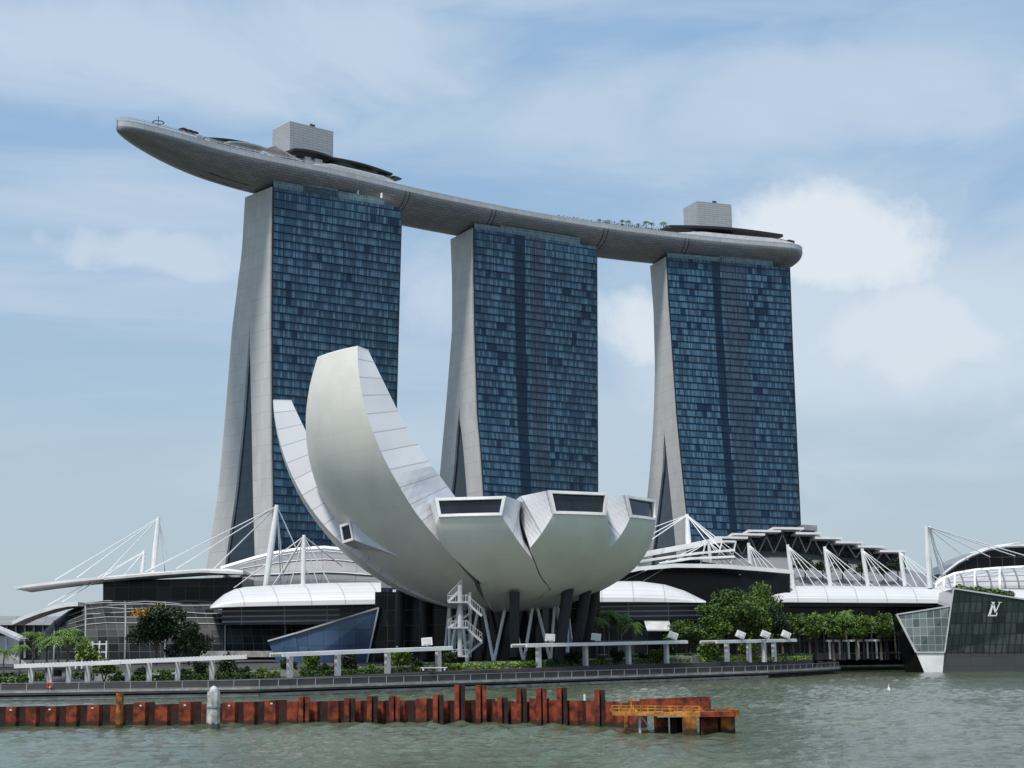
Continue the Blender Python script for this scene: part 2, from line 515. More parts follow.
# ================================================================== SETTING: water, ground
def water():
    m = bpy.data.materials.new('bay_water')
    m.use_nodes = True
    q = NT(m.node_tree)
    b = m.node_tree.nodes['Principled BSDF']
    geo = q.n('ShaderNodeNewGeometry')
    pos = geo.outputs['Position']
    big = q.noise(pos, 0.035, 4.0, 0.6)
    c = q.mix(q.ss(big, 0.35, 0.65), rgba((0.054, 0.072, 0.040)), rgba((0.088, 0.108, 0.066)))
    q.put(b.inputs['Base Color'], c)
    q.put(b.inputs['Roughness'], 0.08)
    b.inputs['IOR'].default_value = 1.33
    b.inputs['Specular IOR Level'].default_value = 0.36
    w1 = q.noise(pos, 1.6, 4.0, 0.62, 0.6)
    w3 = q.noise(pos, 5.0, 2.0, 0.5)
    h = q.m('ADD', q.m('MULTIPLY', w1, 0.22), q.m('MULTIPLY', w3, 0.05))
    bp = q.n('ShaderNodeBump')
    bp.inputs['Strength'].default_value = 1.0
    bp.inputs['Distance'].default_value = 0.5
    q.put(bp.inputs['Height'], h)
    q.put(b.inputs['Normal'], bp.outputs[0])
    # a sheet of real chop in the bay, flat water all round it
    import numpy as np
    rng = np.random.default_rng(5)
    ys = [62.0]
    while ys[-1] < 345:
        ys.append(ys[-1] + 0.0036 * ys[-1] * (1 + ys[-1] / 500))
    ys = np.array(ys); nr = len(ys); nc = 700
    fr = np.linspace(-1, 1, nc)
    hw = ys * 0.62 + 3
    X = fr[None, :] * hw[:, None]; Y = np.repeat(ys[:, None], nc, 1)
    Z = np.zeros_like(X)
    for k in range(64):
        wl = 0.9 * (4.6 / 0.9) ** rng.random()
        th = rng.normal(0.5, 0.75) + math.pi / 2
        kk = 2 * math.pi / wl
        amp = 0.0072 * wl ** 0.85
        Z += amp * np.sin(kk * (X * math.cos(th) + Y * math.sin(th)) + rng.random() * 6.283)
    gust = 0.55 + 0.45 * np.sin(X / 23.0 + 1.3 * np.sin(Y / 31.0)) * np.sin(Y / 27.0 + 0.8 * np.sin(X / 17.0)) + 0.25 * np.sin(X / 9.0 + Y / 14.0)
    Z = Z * np.clip(gust, 0.3, 1.3) + 0.25 * np.abs(Z)
    edge = np.minimum(np.clip((1 - np.abs(fr))[None, :] * 14, 0, 1), np.clip(np.minimum(ys - 62, 345 - ys) / 6, 0, 1)[:, None])
    Z = Z * edge
    co = np.stack([X, Y, Z], -1).reshape(-1, 3)
    idx = np.arange(nr * nc).reshape(nr, nc)
    fc = np.stack([idx[:-1, :-1], idx[:-1, 1:], idx[1:, 1:], idx[1:, :-1]], -1).reshape(-1, 4)
    c4 = [co[0], co[nc - 1], co[-1], co[-nc]]
    O4 = [(-3000, -1500, 0), (3000, -1500, 0), (3000, 6000, 0), (-3000, 6000, 0)]
    nv = len(co)
    co = np.concatenate([co, np.array(O4, float)])
    ci = [0, nc - 1, nr * nc - 1, (nr - 1) * nc]
    ring = np.array([[nv + k, nv + (k + 1) % 4, ci[(k + 1) % 4], ci[k]] for k in range(4)])
    fc = np.concatenate([fc, ring])
    me = bpy.data.meshes.new('water')
    me.vertices.add(len(co)); me.vertices.foreach_set('co', co.ravel())
    me.loops.add(fc.size); me.loops.foreach_set('vertex_index', fc.ravel().astype(np.int32))
    me.polygons.add(len(fc)); me.polygons.foreach_set('loop_start', np.arange(0, fc.size, 4, dtype=np.int32))
    me.update(calc_edges=True)
    sm_ = np.ones(len(fc), bool); sm_[-4:] = False
    me.polygons.foreach_set('use_smooth', sm_)
    me.materials.append(m)
    o = bpy.data.objects.new('water', me)
    COL.objects.link(o)
    return struct(o)
water()

# shoreline: px -> (deck edge waterline distance)
EDGE = [(-420, 215), (-260, 216), (-90, 217), (0, 218), (130, 218.5), (260, 221), (370, 233), (488, 248), (600, 268), (700, 287), (770, 302), (815, 322)]
def edgeY(px):
    return interp(EDGE, px)
DZ = 1.25
ep = []
for px, Y in EDGE:
    p = W(px, 690, Y); ep.append(Vector((p.x, Y, 0)))
ep += [Vector((70.5, 340, 0)), Vector((72, 372, 0)), Vector((104, 372, 0)), Vector((320, 380, 0)), Vector((700, 420, 0))]
def offs(pts, d):
    out = []
    for i, p in enumerate(pts):
        a = pts[max(i - 1, 0)]; b = pts[min(i + 1, len(pts) - 1)]
        t_ = (b - a).normalized(); n_ = Vector((-t_.y, t_.x, 0))
        out.append(p + n_ * d)
    return out
def zat(pts, z):
    return [Vector((p.x, p.y, z)) for p in pts]
# promenade deck: slab with fascia, on a dark recessed wall
pr = MB()
e1 = offs(ep, 5.5)
pr.grid([zat(ep, DZ), zat(e1, DZ)])
pr.grid([zat(ep, DZ - 0.5), zat(ep, DZ)])
pr.grid([zat(offs(ep, 1.6), DZ - 0.5), zat(ep, DZ - 0.5)])
pr_o = struct(pr.build('promenade', DECKM))
wl = MB()
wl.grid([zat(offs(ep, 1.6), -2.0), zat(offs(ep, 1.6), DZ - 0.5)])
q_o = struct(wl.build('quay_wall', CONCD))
ed = MB()
eo = offs(ep, -0.06)
ed.grid([zat(eo, DZ - 0.22), zat(eo, DZ + 0.06)]); ed.grid([zat(eo, DZ + 0.06), zat(offs(ep, 0.4), DZ + 0.06)])
ed.grid([zat(ep, DZ - 0.22), zat(eo, DZ - 0.22)])
struct(ed.build('promenade_kerb', CONC))
# lower waling beam along the quay, on short piers
lw = MB()
for i in range(2, 10):
    a = offs(ep, 0.5)[i]; b = offs(ep, 0.5)[i + 1]
    lw.bar((a.x, a.y, 0.28), (b.x, b.y, 0.28), 0.5, 0.42)
struct(lw.build('quay_beam', CONC))
# ground behind (terraces rising to the museum plaza)
TZ = [(-420, 1.9), (0, 2.0), (210, 2.1), (300, 2.3), (440, 2.6), (540, 3.0), (670, 3.1), (760, 3.2), (815, 3.1)]
gr = MB()
tz = [interp(TZ, px) for px, _ in EDGE] + [3.1, 3.2, 3.2, 3.2, 3.2]
def withz(pts, zs):
    return [Vector((p.x, p.y, z)) for p, z in zip(pts, zs)]
r0 = zat(offs(ep, 5.5), DZ)
r1 = withz(offs(ep, 5.7), tz)
r2 = withz(offs(ep, 18), [z + 0.15 for z in tz])
r3 = [Vector((p.x * 1.05, max(p.y + 26, 300 if i < 12 else 400), 4.0)) for i, p in enumerate(ep)]
r4 = [Vector((p.x * 1.4, 420 + 0.02 * abs(p.x), 4.2)) for p in ep]
r5 = [Vector((p.x * 12, 5900, 4.2)) for p in ep]
gr.grid([r0, r1, r2, r3, r4, r5])
struct(gr.build('ground', GROUNDM))

# ================================================================== HOTEL TOWERS
def build_tower(label, TLp, TRp, TBp, front, f1, r0_, r1_, right, seed, dark, pale, thr, mech, par):
    ZT = 190.0
    TL = G(*TLp, ZT); TR = G(*TRp, ZT); TB = G(*TBp, ZT)
    L = TR - TL; L.z = 0
    ln = L.length; e = L.normalized()
    bdir = (TB - TL); bdir.z = 0
    bdir.normalize()
    n = e                                     # both ends are cut across the length, along bdir
    pn = bdir.cross(Vector((0, 0, 1))).normalized()
    rt = thing('hotel_tower', (TL.x + L.x / 2 + bdir.x * 20, TL.y + L.y / 2 + bdir.y * 20, 4), label, 'tower', 'three hotel towers')
    def prof(pts, p0):
        out = []
        for (x, y) in pts:
            w = onplane(x, y, p0, pn)
            out.append((w.z, (w - p0).dot(bdir)))
        out.sort()
        return out
    pF = prof(front, TL); pF1 = prof(f1, TL); pR0 = prof(r0_, TL); pR1 = prof(r1_, TL); pFR = prof(right, TR)
    def ext(tab, z):                       # linear extrapolation at the ends
        if z < tab[0][0]:
            (a, va), (b, vb) = tab[0], tab[1]
            return va + (vb - va) * (z - a) / (b - a)
        if z > tab[-1][0]:
            (a, va), (b, vb) = tab[-2], tab[-1]
            return va + (vb - va) * (z - a) / (b - a)
        return interp(tab, z)
    zs = [4 + (ZT - 4) * k / 31 for k in range(32)]
    zsplit = max(z for z, s_ in pF1)
    def P(p0, s_, z, off=0.0):
        return Vector((p0.x + bdir.x * s_ + e.x * off, p0.y + bdir.y * s_ + e.y * off, z))
    sF = [ext(pF, z) for z in zs]; sR1 = [ext(pR1, z) for z in zs]
    sFR = [ext(pFR, z) for z in zs]
    sF1 = []; sR0 = []
    for z, a, b in zip(zs, sF, sR1):
        if z >= zsplit:
            mid = ext(pF1, zsplit) * 0 + (a + (b - a) * fsplit_frac(pF1, pF, pR1, zsplit, ext))
            sF1.append(mid); sR0.append(mid)
        else:
            sF1.append(ext(pF1, z)); sR0.append(max(ext(pR0, z), ext(pF1, z)))
    def leg(name, s0, s1, s0r, s1r, m):
        mb = MB()
        rowsL = [[P(TL, b, z), P(TL, a, z)] for a, b, z in zip(s0, s1, zs)]
        mb.grid(rowsL, [[(0, z), (abs(b - a), z)] for a, b, z in zip(s0, s1, zs)])
        rowsF = [[Vector((TL.x, TL.y, z)) + e * (ln * k / 16) + bdir * lerp(a, ar, k / 16) for k in range(17)] for a, ar, z in zip(s0, s0r, zs)]
        mb.grid(rowsF, [[(ln * k / 16, z) for k in range(17)] for z in zs])
        rowsR = [[P(TR, a, z), P(TR, b, z)] for a, b, z in zip(s0r, s1r, zs)]
        mb.grid(rowsR, [[(0, z), (abs(b - a), z)] for a, b, z in zip(s0r, s1r, zs)])
        rowsB = [[P(TR, br, z), P(TL, b, z)] for b, br, z in zip(s1, s1r, zs)]
        mb.grid(rowsB, [[(0, z), (ln, z)] for z in zs])
        k = len(zs) - 1
        mb.face([P(TL, s0[k], ZT), P(TR, s0r[k], ZT), P(TR, s1r[k], ZT), P(TL, s1[k], ZT)])
        return mb.build(name, m, rt)
    sF1r = [r_ + (b - a) for r_, a, b in zip(sFR, sF, sF1)]
    leg('front_leg', sF, sF1, sFR, sF1r, ENDW)
    leg('rear_leg', sR0, sR1, [max(a, b) for a, b in zip(sR0, sF1r)], sR1, ENDW)
    # glass facade, standing just proud of the front leg, held back from both white ends
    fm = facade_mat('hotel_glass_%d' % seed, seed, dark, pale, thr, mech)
    g = MB()
    nx = 16
    rows = []; uvs = []
    for a, ar, z in zip(sF, sFR, zs):
        line = []; ul = []
        for k in range(nx + 1):
            f = k / nx
            u = 0.7 + (ln - 1.1) * f
            s_ = lerp(a, ar, u / ln)
            line.append(Vector((TL.x, TL.y, 0)) + e * u + bdir * (s_ - 0.3) + Vector((0, 0, z))); ul.append((u, z))
        rows.append(line); uvs.append(ul)
    g.grid(rows, uvs)
    fo = g.build('glass_facade', fm, rt)
    for idx in (0, nx):                        # slim vertical fin at either end
        sm = MB()
        sm.tube([r_a[idx] - bdir * 0.1 for r_a in rows], 0.28, 4)
        sm.build('edge_fin', DARKM, fo)
    for k in range(1, 56):                     # slab-edge ledge at every floor
        z = 3.3 * k + 0.28
        i_ = min(int((z - 4) / (ZT - 4) * 31), 30)
        if z < 8 or z > ZT - 1:
            continue
        f_ = (z - zs[i_]) / (zs[i_ + 1] - zs[i_])
        lm_ = MB()
        pts_ = [rows[i_][j].lerp(rows[i_ + 1][j], f_) - bdir * 0.05 for j in range(0, nx + 1, 2)]
        lm_.tube(pts_, 0.2, 4)
        lm_.build('floor_ledge', LEDGE, fo)
    # atrium glazing between the legs
    at = MB()
    rr = [(P(TL, b, z, 0.9), P(TL, a, z, 0.9), z) for a, b, z in zip(sF1, sR0, zs) if b - a > 0.3]
    if len(rr) > 1:
        at.grid([[a, b] for a, b, z in rr], [[(0, z), ((a - b).length, z)] for a, b, z in rr])
        at.build('atrium_glass', ATRIUM, rt)
    # crown: set-back dark storey, glass parapet, V columns
    cr = MB()
    b0 = 2.5; b1 = max(s_ for s_ in sR1[-2:]) - 2
    u0, u1 = ln * 0.03, ln * 0.86
    def Q(u, s_, z):
        return Vector((TL.x, TL.y, z)) + e * u + bdir * s_
    cr.prism([Q(u0 + 2, b0 + 1, ZT), Q(u1, b0 + 1, ZT), Q(u1, b1, ZT), Q(u0 + 2, b1, ZT)], (0, 0, 3.2))
    cr.build('plant_storey', DARKM, rt)
    pp = MB()
    for a, b, h in par:
        pp.prism([Q(ln * a, 0.2, ZT), Q(ln * b, 0.2, ZT), Q(ln * b, 0.2, ZT + h), Q(ln * a, 0.2, ZT + h)], bdir * 0.25)
    pp.build('glass_parapet', PARAPET, rt)
    for k in range(5):
        c = MB()
        u = lerp(u0 + 4, u1 - 1, k / 4)
        c.tube([Q(u, 0.9, ZT), Q(u + 1.0, 1.9, ZT + 5.6)], [0.55, 0.45], 8)
        c.build('strut', WHITE2, rt)
    return rt, (TL, TR, bdir)
def fsplit_frac(pF1, pF, pR1, z, ext):
    a = ext(pF, z); b = ext(pR1, z); m = ext(pF1, z)
    return (m - a) / (b - a)

T1 = build_tower('leftmost and nearest glass hotel tower, under the long overhanging prow of the roof deck',
    (271, 187), (402, 208), (246, 197),
    [(271, 187), (270, 260), (269.5, 330), (270.5, 450), (271.5, 500), (272.5, 565)],
    [(249.5, 335), (251.5, 420), (253, 499), (255, 565)],
    [(249, 335), (243, 420), (235, 499), (225, 565)],
    [(245, 197), (242, 250), (232, 330), (224, 430), (217.5, 499), (206, 570)],
    [(402, 208), (399.5, 300), (396.5, 415), (394, 520)], 3, [], [], 1.04, 1.1,
    [(0.02, 0.86, 3.0), (0.24, 0.5, 3.8)])
T2 = build_tower('middle glass hotel tower behind the white lotus shaped museum',
    (472, 228), (597, 247), (451, 239),
    [(472, 228), (472, 280), (473, 335), (476, 420), (479, 450), (482, 496)],
    [(459, 415), (462.5, 440), (465, 470), (467, 496)],
    [(458.5, 415), (456, 440), (454, 470), (451, 496)],
    [(450.5, 241), (452, 280), (452, 330), (446.5, 400), (442, 450), (438, 496)],
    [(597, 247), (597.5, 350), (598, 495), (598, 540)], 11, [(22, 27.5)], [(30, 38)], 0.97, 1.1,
    [(0.02, 0.22, 2.6), (0.22, 0.86, 3.4)])
T3 = build_tower('rightmost and farthest glass hotel tower, below the blunt stern of the roof deck',
    (665, 257), (790, 268), (650, 266),
    [(665, 257), (667, 300), (669.5, 335), (675.5, 420), (684.5, 510), (689, 545)],
    [(664.5, 434), (668, 470), (672, 510), (676, 550)],
    [(664, 434), (662.5, 470), (658, 510), (653, 550)],
    [(650, 266), (653.5, 310), (655, 370), (653.5, 420), (650, 470), (647, 500), (640, 550)],
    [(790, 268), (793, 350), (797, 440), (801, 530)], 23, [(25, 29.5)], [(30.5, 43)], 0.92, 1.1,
    [(0.02, 0.45, 2.4), (0.43, 0.86, 3.4)])

# ================================================================== ROOF DECK (ship shaped)
CPTS = [Vector((-144.6, 543.5, 0)), Vector((-113.3, 581, 0)), Vector((-76, 614, 0)), Vector((-36, 649, 0)), Vector((7, 681, 0)), Vector((54, 709, 0)), Vector((103, 731, 0)), Vector((146, 746, 0))]
def cr_spline(P, n):
    out = []
    for i in range(len(P) - 1):
        p0 = P[max(i - 1, 0)]; p1 = P[i]; p2 = P[i + 1]; p3 = P[min(i + 2, len(P) - 1)]
        for k in range(n):
            u = k / n
            out.append(0.5 * ((2 * p1) + (-p0 + p2) * u + (2 * p0 - 5 * p1 + 4 * p2 - p3) * u * u + (-p0 + 3 * p1 - 3 * p2 + p3) * u ** 3))
    out.append(P[-1].copy())
    return out
dense = cr_spline(CPTS, 24)
cum = [0.0]
for a, b in zip(dense, dense[1:]):
    cum.append(cum[-1] + (b - a).length)
DL = cum[-1]
def cl(s_):
    s_ = min(max(s_, 0), DL)
    for i in range(len(cum) - 1):
        if s_ <= cum[i + 1]:
            f = (s_ - cum[i]) / (cum[i + 1] - cum[i])
            p = dense[i].lerp(dense[i + 1], f)
            a = dense[max(i - 2, 0)]; b = dense[min(i + 3, len(dense) - 1)]
            tn = (b - a).normalized()
            return p, tn, Vector((-tn.y, tn.x, 0))       # normal points away from the bay
    return dense[-1], Vector((1, 0, 0)), Vector((0, 1, 0))
for _i in range(1, len(CPTS)):
    _t = (CPTS[min(_i + 1, len(CPTS) - 1)] - CPTS[_i - 1]).normalized()
    CPTS[_i] = CPTS[_i] + Vector((-_t.y, _t.x, 0)) * 6.0
dense = cr_spline(CPTS, 24)
cum = [0.0]
for a, b in zip(dense, dense[1:]):
    cum.append(cum[-1] + (b - a).length)
DL = cum[-1]
HWMAX, DEP, ZR = 15.6, 10.8, 201.3
def halfw(s_):
    w = HWMAX
    if s_ < 115:
        w = HWMAX * (1 - (1 - s_ / 115) ** 2.3) ** 0.55
    if s_ > DL - 16:
        f = (s_ - (DL - 16)) / 16
        w = min(w, HWMAX * (1 - f ** 2.6) ** 0.5)
    return max(w, 0.05)
def depth(s_):
    d = DEP
    if s_ < 95:
        d = 4.2 + (DEP - 4.2) * (1 - (1 - s_ / 95) ** 1.7) ** 0.9
    if s_ > DL - 16:
        f = (s_ - (DL - 16)) / 16
        d = min(d, 2.6 + (DEP - 2.6) * (1 - f ** 2.2) ** 0.6)
    return d
deck = thing('sky_deck', (cl(DL / 2)[0].x, cl(DL / 2)[0].y, 190), 'long grey ship shaped roof deck lying across the three hotel towers', 'roof deck')
stations = [0, 0.6, 1.5, 3, 5, 8, 12, 17, 23, 30] + [30 + (DL - 46) * k / 52 for k in range(1, 53)] + [DL - 13, DL - 10, DL - 7, DL - 4.5, DL - 2.5, DL - 1.2, DL - 0.4, DL]
RIMH = 2.4
def hull_pt(s_, a, k=1.0):
    """a from -1 (bay side rim) over the keel to 1 (far rim)"""
    p, tn, nr = cl(s_)
    w = halfw(s_) * k; d = (depth(s_) - RIMH) * k
    th = a * math.pi / 2
    x = w * math.copysign(abs(math.sin(th)) ** 0.85, a)
    z = ZR - RIMH - d * abs(math.cos(th)) ** 1.1
    return Vector((p.x + nr.x * x, p.y + nr.y * x, z))
hb = MB()
NA = 28
rows = []; uvs = []
for s_ in stations:
    line = []; ul = []
    for k in range(NA + 1):
        a = -1 + 2 * k / NA
        line.append(hull_pt(s_, a)); ul.append((s_, a * 24 + 500))
    rows.append(line); uvs.append(ul)
hb.grid(rows, uvs, flip=False)
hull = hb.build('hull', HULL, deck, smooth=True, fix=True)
rb = MB()
def rim_pts(side):
    out = []
    for s_ in stations:
        p, tn, nr = cl(s_)
        out.append(Vector((p.x + nr.x * halfw(s_) * side, p.y + nr.y * halfw(s_) * side, 0)))
    return out
for side in (-1, 1):
    b = rim_pts(side)
    rr = [[Vector((p.x, p.y, ZR - RIMH)) for p in b], [Vector((p.x, p.y, ZR)) for p in b]]
    rb.grid(rr, [[(s_, 0) for s_ in stations], [(s_, RIMH) for s_ in stations]])
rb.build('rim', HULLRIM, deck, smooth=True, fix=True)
fl = MB()
fl.grid([[Vector((p.x, p.y, ZR - 0.15)) for p in rim_pts(-1)], [Vector((p.x, p.y, ZR - 0.15)) for p in rim_pts(1)]])
fl.build('deck_floor', LGREY, deck)
def deckpt(s_, k, z):
    p, tn, nr = cl(s_)
    return Vector((p.x + nr.x * halfw(s_) * k, p.y + nr.y * halfw(s_) * k, z))
def proj(P):
    x, y, z = P[0], P[1], P[2] - HC
    dep = y * math.cos(PT) + z * math.sin(PT); u = -y * math.sin(PT) + z * math.cos(PT)
    return 512 + F * (x * math.cos(RL) - u * math.sin(RL)) / dep, 384 - F * (x * math.sin(RL) + u * math.cos(RL)) / dep
def s_at(px, k=-0.95):
    lo, hi = 0.0, DL
    for _ in range(40):
        m_ = (lo + hi) / 2
        if proj(deckpt(m_, k, ZR))[0] < px:
            lo = m_
        else:
            hi = m_
    return (lo + hi) / 2
for s_ in [s_at(x, -1.0) for x in (406, 410, 492, 496, 604, 608, 685, 689)]:      # expansion joints
    j = MB()
    j.tube([hull_pt(s_, -1 + 2 * k / 40, 1.003) for k in range(41)], 0.16, 5)
    j.build('joint', DARKM, deck)
hatch = MB()
# recessed service gondola slot under the prow
for s0 in range(46, 66, 2):
    hatch.prism([hull_pt(s0, -0.10, 1.006), hull_pt(s0 + 1.9, -0.10, 1.006), hull_pt(s0 + 1.9, 0.12, 1.006), hull_pt(s0, 0.12, 1.006)], (0, 0, 0.1))
hatch.build('service_hatch', DARKM, deck)
# raised inner bulwark of the bay side and railing
for (xa, xb, h) in ((310, 402, 2.4), (676, 797, 2.2)):
    bw = MB()
    n = 24
    ss_ = [lerp(s_at(xa), s_at(xb), k / n) for k in range(n + 1)]
    hh = [ZR + h * min(1, 0.1 + 4 * (i / n), 4 * (1 - i / n) + 0.2) for i in range(n + 1)]
    bw.grid([[deckpt(s_, -0.95, ZR - 0.2) for s_ in ss_], [deckpt(s_, -0.92, z_) for z_, s_ in zip(hh, ss_)], [deckpt(s_, -0.84, z_) for z_, s_ in zip(hh, ss_)]])
    bw.build('bulwark', LGREY, deck)
rl = MB()
rs = [0.3, 1, 2.5, 5, 8, 12, 17] + list(range(22, 126, 3))
for side in (-1, 1):
    prev = None
    for s_ in rs:
        p = deckpt(s_, 0.985 * side, ZR)
        rl.bar(p, p + Vector((0, 0, 1.3)), 0.12, 0.12)
        if prev is not None:
            rl.bar(prev + Vector((0, 0, 1.3)), p + Vector((0, 0, 1.3)), 0.12, 0.1)
            rl.bar(prev + Vector((0, 0, 0.7)), p + Vector((0, 0, 0.7)), 0.05, 0.4)
        prev = p
rl.build('railing', LGREY, deck)
# lift cores
def core(xl, xf, xr, yf, k0):
    sA, sB = s_at(xf, k0), s_at(xr, k0)
    k1 = k0
    while proj(deckpt(sA, k1, ZR))[0] > xl and k1 < 0.9:
        k1 += 0.02
    b_ = deckpt(sA, k0, ZR - 0.1)
    zt = W(xf, yf, b_.y).z - b_.z
    c = MB()
    c.prism([b_, deckpt(sB, k0, ZR - 0.1), deckpt(sB, k1, ZR - 0.1), deckpt(sA, k1, ZR - 0.1)], (0, 0, zt))
    c.build('lift_core', CORE, deck)
    e_ = MB()
    for k in range(2):
        q_ = deckpt(lerp(sA, sB, 0.5 + 0.06 * k), k0 + 0.05, b_.z + zt + 0.5)
        e_.box(q_, (1.0, 1.0, 1.2))
    e_.build('roof_unit', DARKM, deck)
core(272, 289.5, 333, 121, -0.05)
core(685, 698.5, 733, 201, -0.05)
# canopies, bars and sheds on the deck
def wing(a, b, k0, k1, z0, z1, name, m, th=0.5, n=10, arch=0.0):
    w = MB()
    for i in range(n):
        s0, s1 = lerp(a, b, i / n), lerp(a, b, (i + 1) / n)
        za = lerp(z0, z1, i / n) + arch * math.sin(math.pi * i / n); zb = lerp(z0, z1, (i + 1) / n) + arch * math.sin(math.pi * (i + 1) / n)
        w.prism([deckpt(s0, k0, ZR + za), deckpt(s1, k0, ZR + zb), deckpt(s1, k1, ZR + zb + 0.6), deckpt(s0, k1, ZR + za + 0.6)], (0, 0, th))
    return w.build(name, m, deck)
def wpx(xa, xb, *r, **k):
    return wing(s_at(xa), s_at(xb), *r, **k)
wpx(208, 275, -0.55, 0.25, 2.2, 5.0, 'canopy', DARKM, 0.5, 10, 1.5)
wpx(232, 270, -0.85, -0.2, 2.6, 3.4, 'canopy', LGREY, 0.4, 8, 0.8)
wpx(276, 304, -0.85, -0.25, 5.2, 0.8, 'canopy', LGREY, 0.4, 6)
wpx(297, 335, -0.8, -0.2, 5.4, 5.4, 'canopy', DARKM, 0.9, 8, 0.7)
wpx(336, 396, -0.8, 0.0, 5.2, 4.4, 'canopy', DARKM, 0.9, 12, 0.8)
wpx(397, 405, -0.8, -0.2, 3.8, 3.4, 'canopy', DARKM, 0.5, 4, 0.2)
wpx(674, 787, -0.72, 0.3, 3.4, 4.2, 'canopy', DARKM, 1.3, 14, 1.6)
for xa, xb, st_, k_, sz in ((205, 300, 6, -0.6, (1.6, 1.3, 2.2)), (300, 400, 8, -0.45, (3.2, 2.6, 4.6)), (690, 796, 8, -0.6, (3.4, 2.4, 2.8))):
    for x in range(xa, xb, st_):
        sh = MB()
        q_ = deckpt(s_at(x) + random.uniform(-1, 1), k_ + random.uniform(-0.15, 0.15), ZR + sz[2] / 2)
        sh.box(q_, (sz[0] * random.uniform(0.7, 1.2), sz[1], sz[2]), 0.7)
        sh.build('bar_shed', random.choice((GREYM, DARKM, LGREY)), deck)
# bow lightning mast with ring
ant = thing('ring_mast', deckpt(s_at(158, -0.3), -0.3, ZR), 'thin mast with a ring standing on the prow of the roof deck', 'mast')
a_ = MB(); p = deckpt(s_at(158, -0.3), -0.3, ZR); a_.tube([p, p + Vector((0, 0, 6.5))], 0.14, 6); a_.build('pole', DARKM, ant)
a_ = MB(); a_.tube([p + Vector((2.1 * math.cos(k * math.pi / 12), 2.1 * math.sin(k * math.pi / 12), 4.0)) for k in range(25)], 0.2, 6, False); a_.build('ring', DARKM, ant)
# parasols on the prow
def parasol(p, label):
    o = thing('parasol', p, label, 'parasol', 'dark red parasols on the roof deck')
    m_ = MB(); m_.tube([p, p + Vector((0, 0, 2.8))], 0.08, 6); m_.build('pole', LGREY, o)
    m_ = MB()
    ring = [p + Vector((1.9 * math.cos(k * math.pi / 4), 1.9 * math.sin(k * math.pi / 4), 2.4)) for k in range(8)]
    for k in range(8):
        m_.face([ring[k], ring[(k + 1) % 8], p + Vector((0, 0, 3.3))])
    m_.build('canopy', PARAR, o)
PARAR = mat('maroon_canvas', (0.10, 0.02, 0.025), 0.8)
parasol(deckpt(s_at(183, -0.8), -0.8, ZR), 'dark red parasol on the roof deck, nearest the prow')
parasol(deckpt(s_at(189, -0.8), -0.8, ZR), 'dark red parasol on the roof deck, second from the prow')
parasol(deckpt(s_at(194, -0.8), -0.8, ZR), 'dark red parasol on the roof deck, third from the prow')

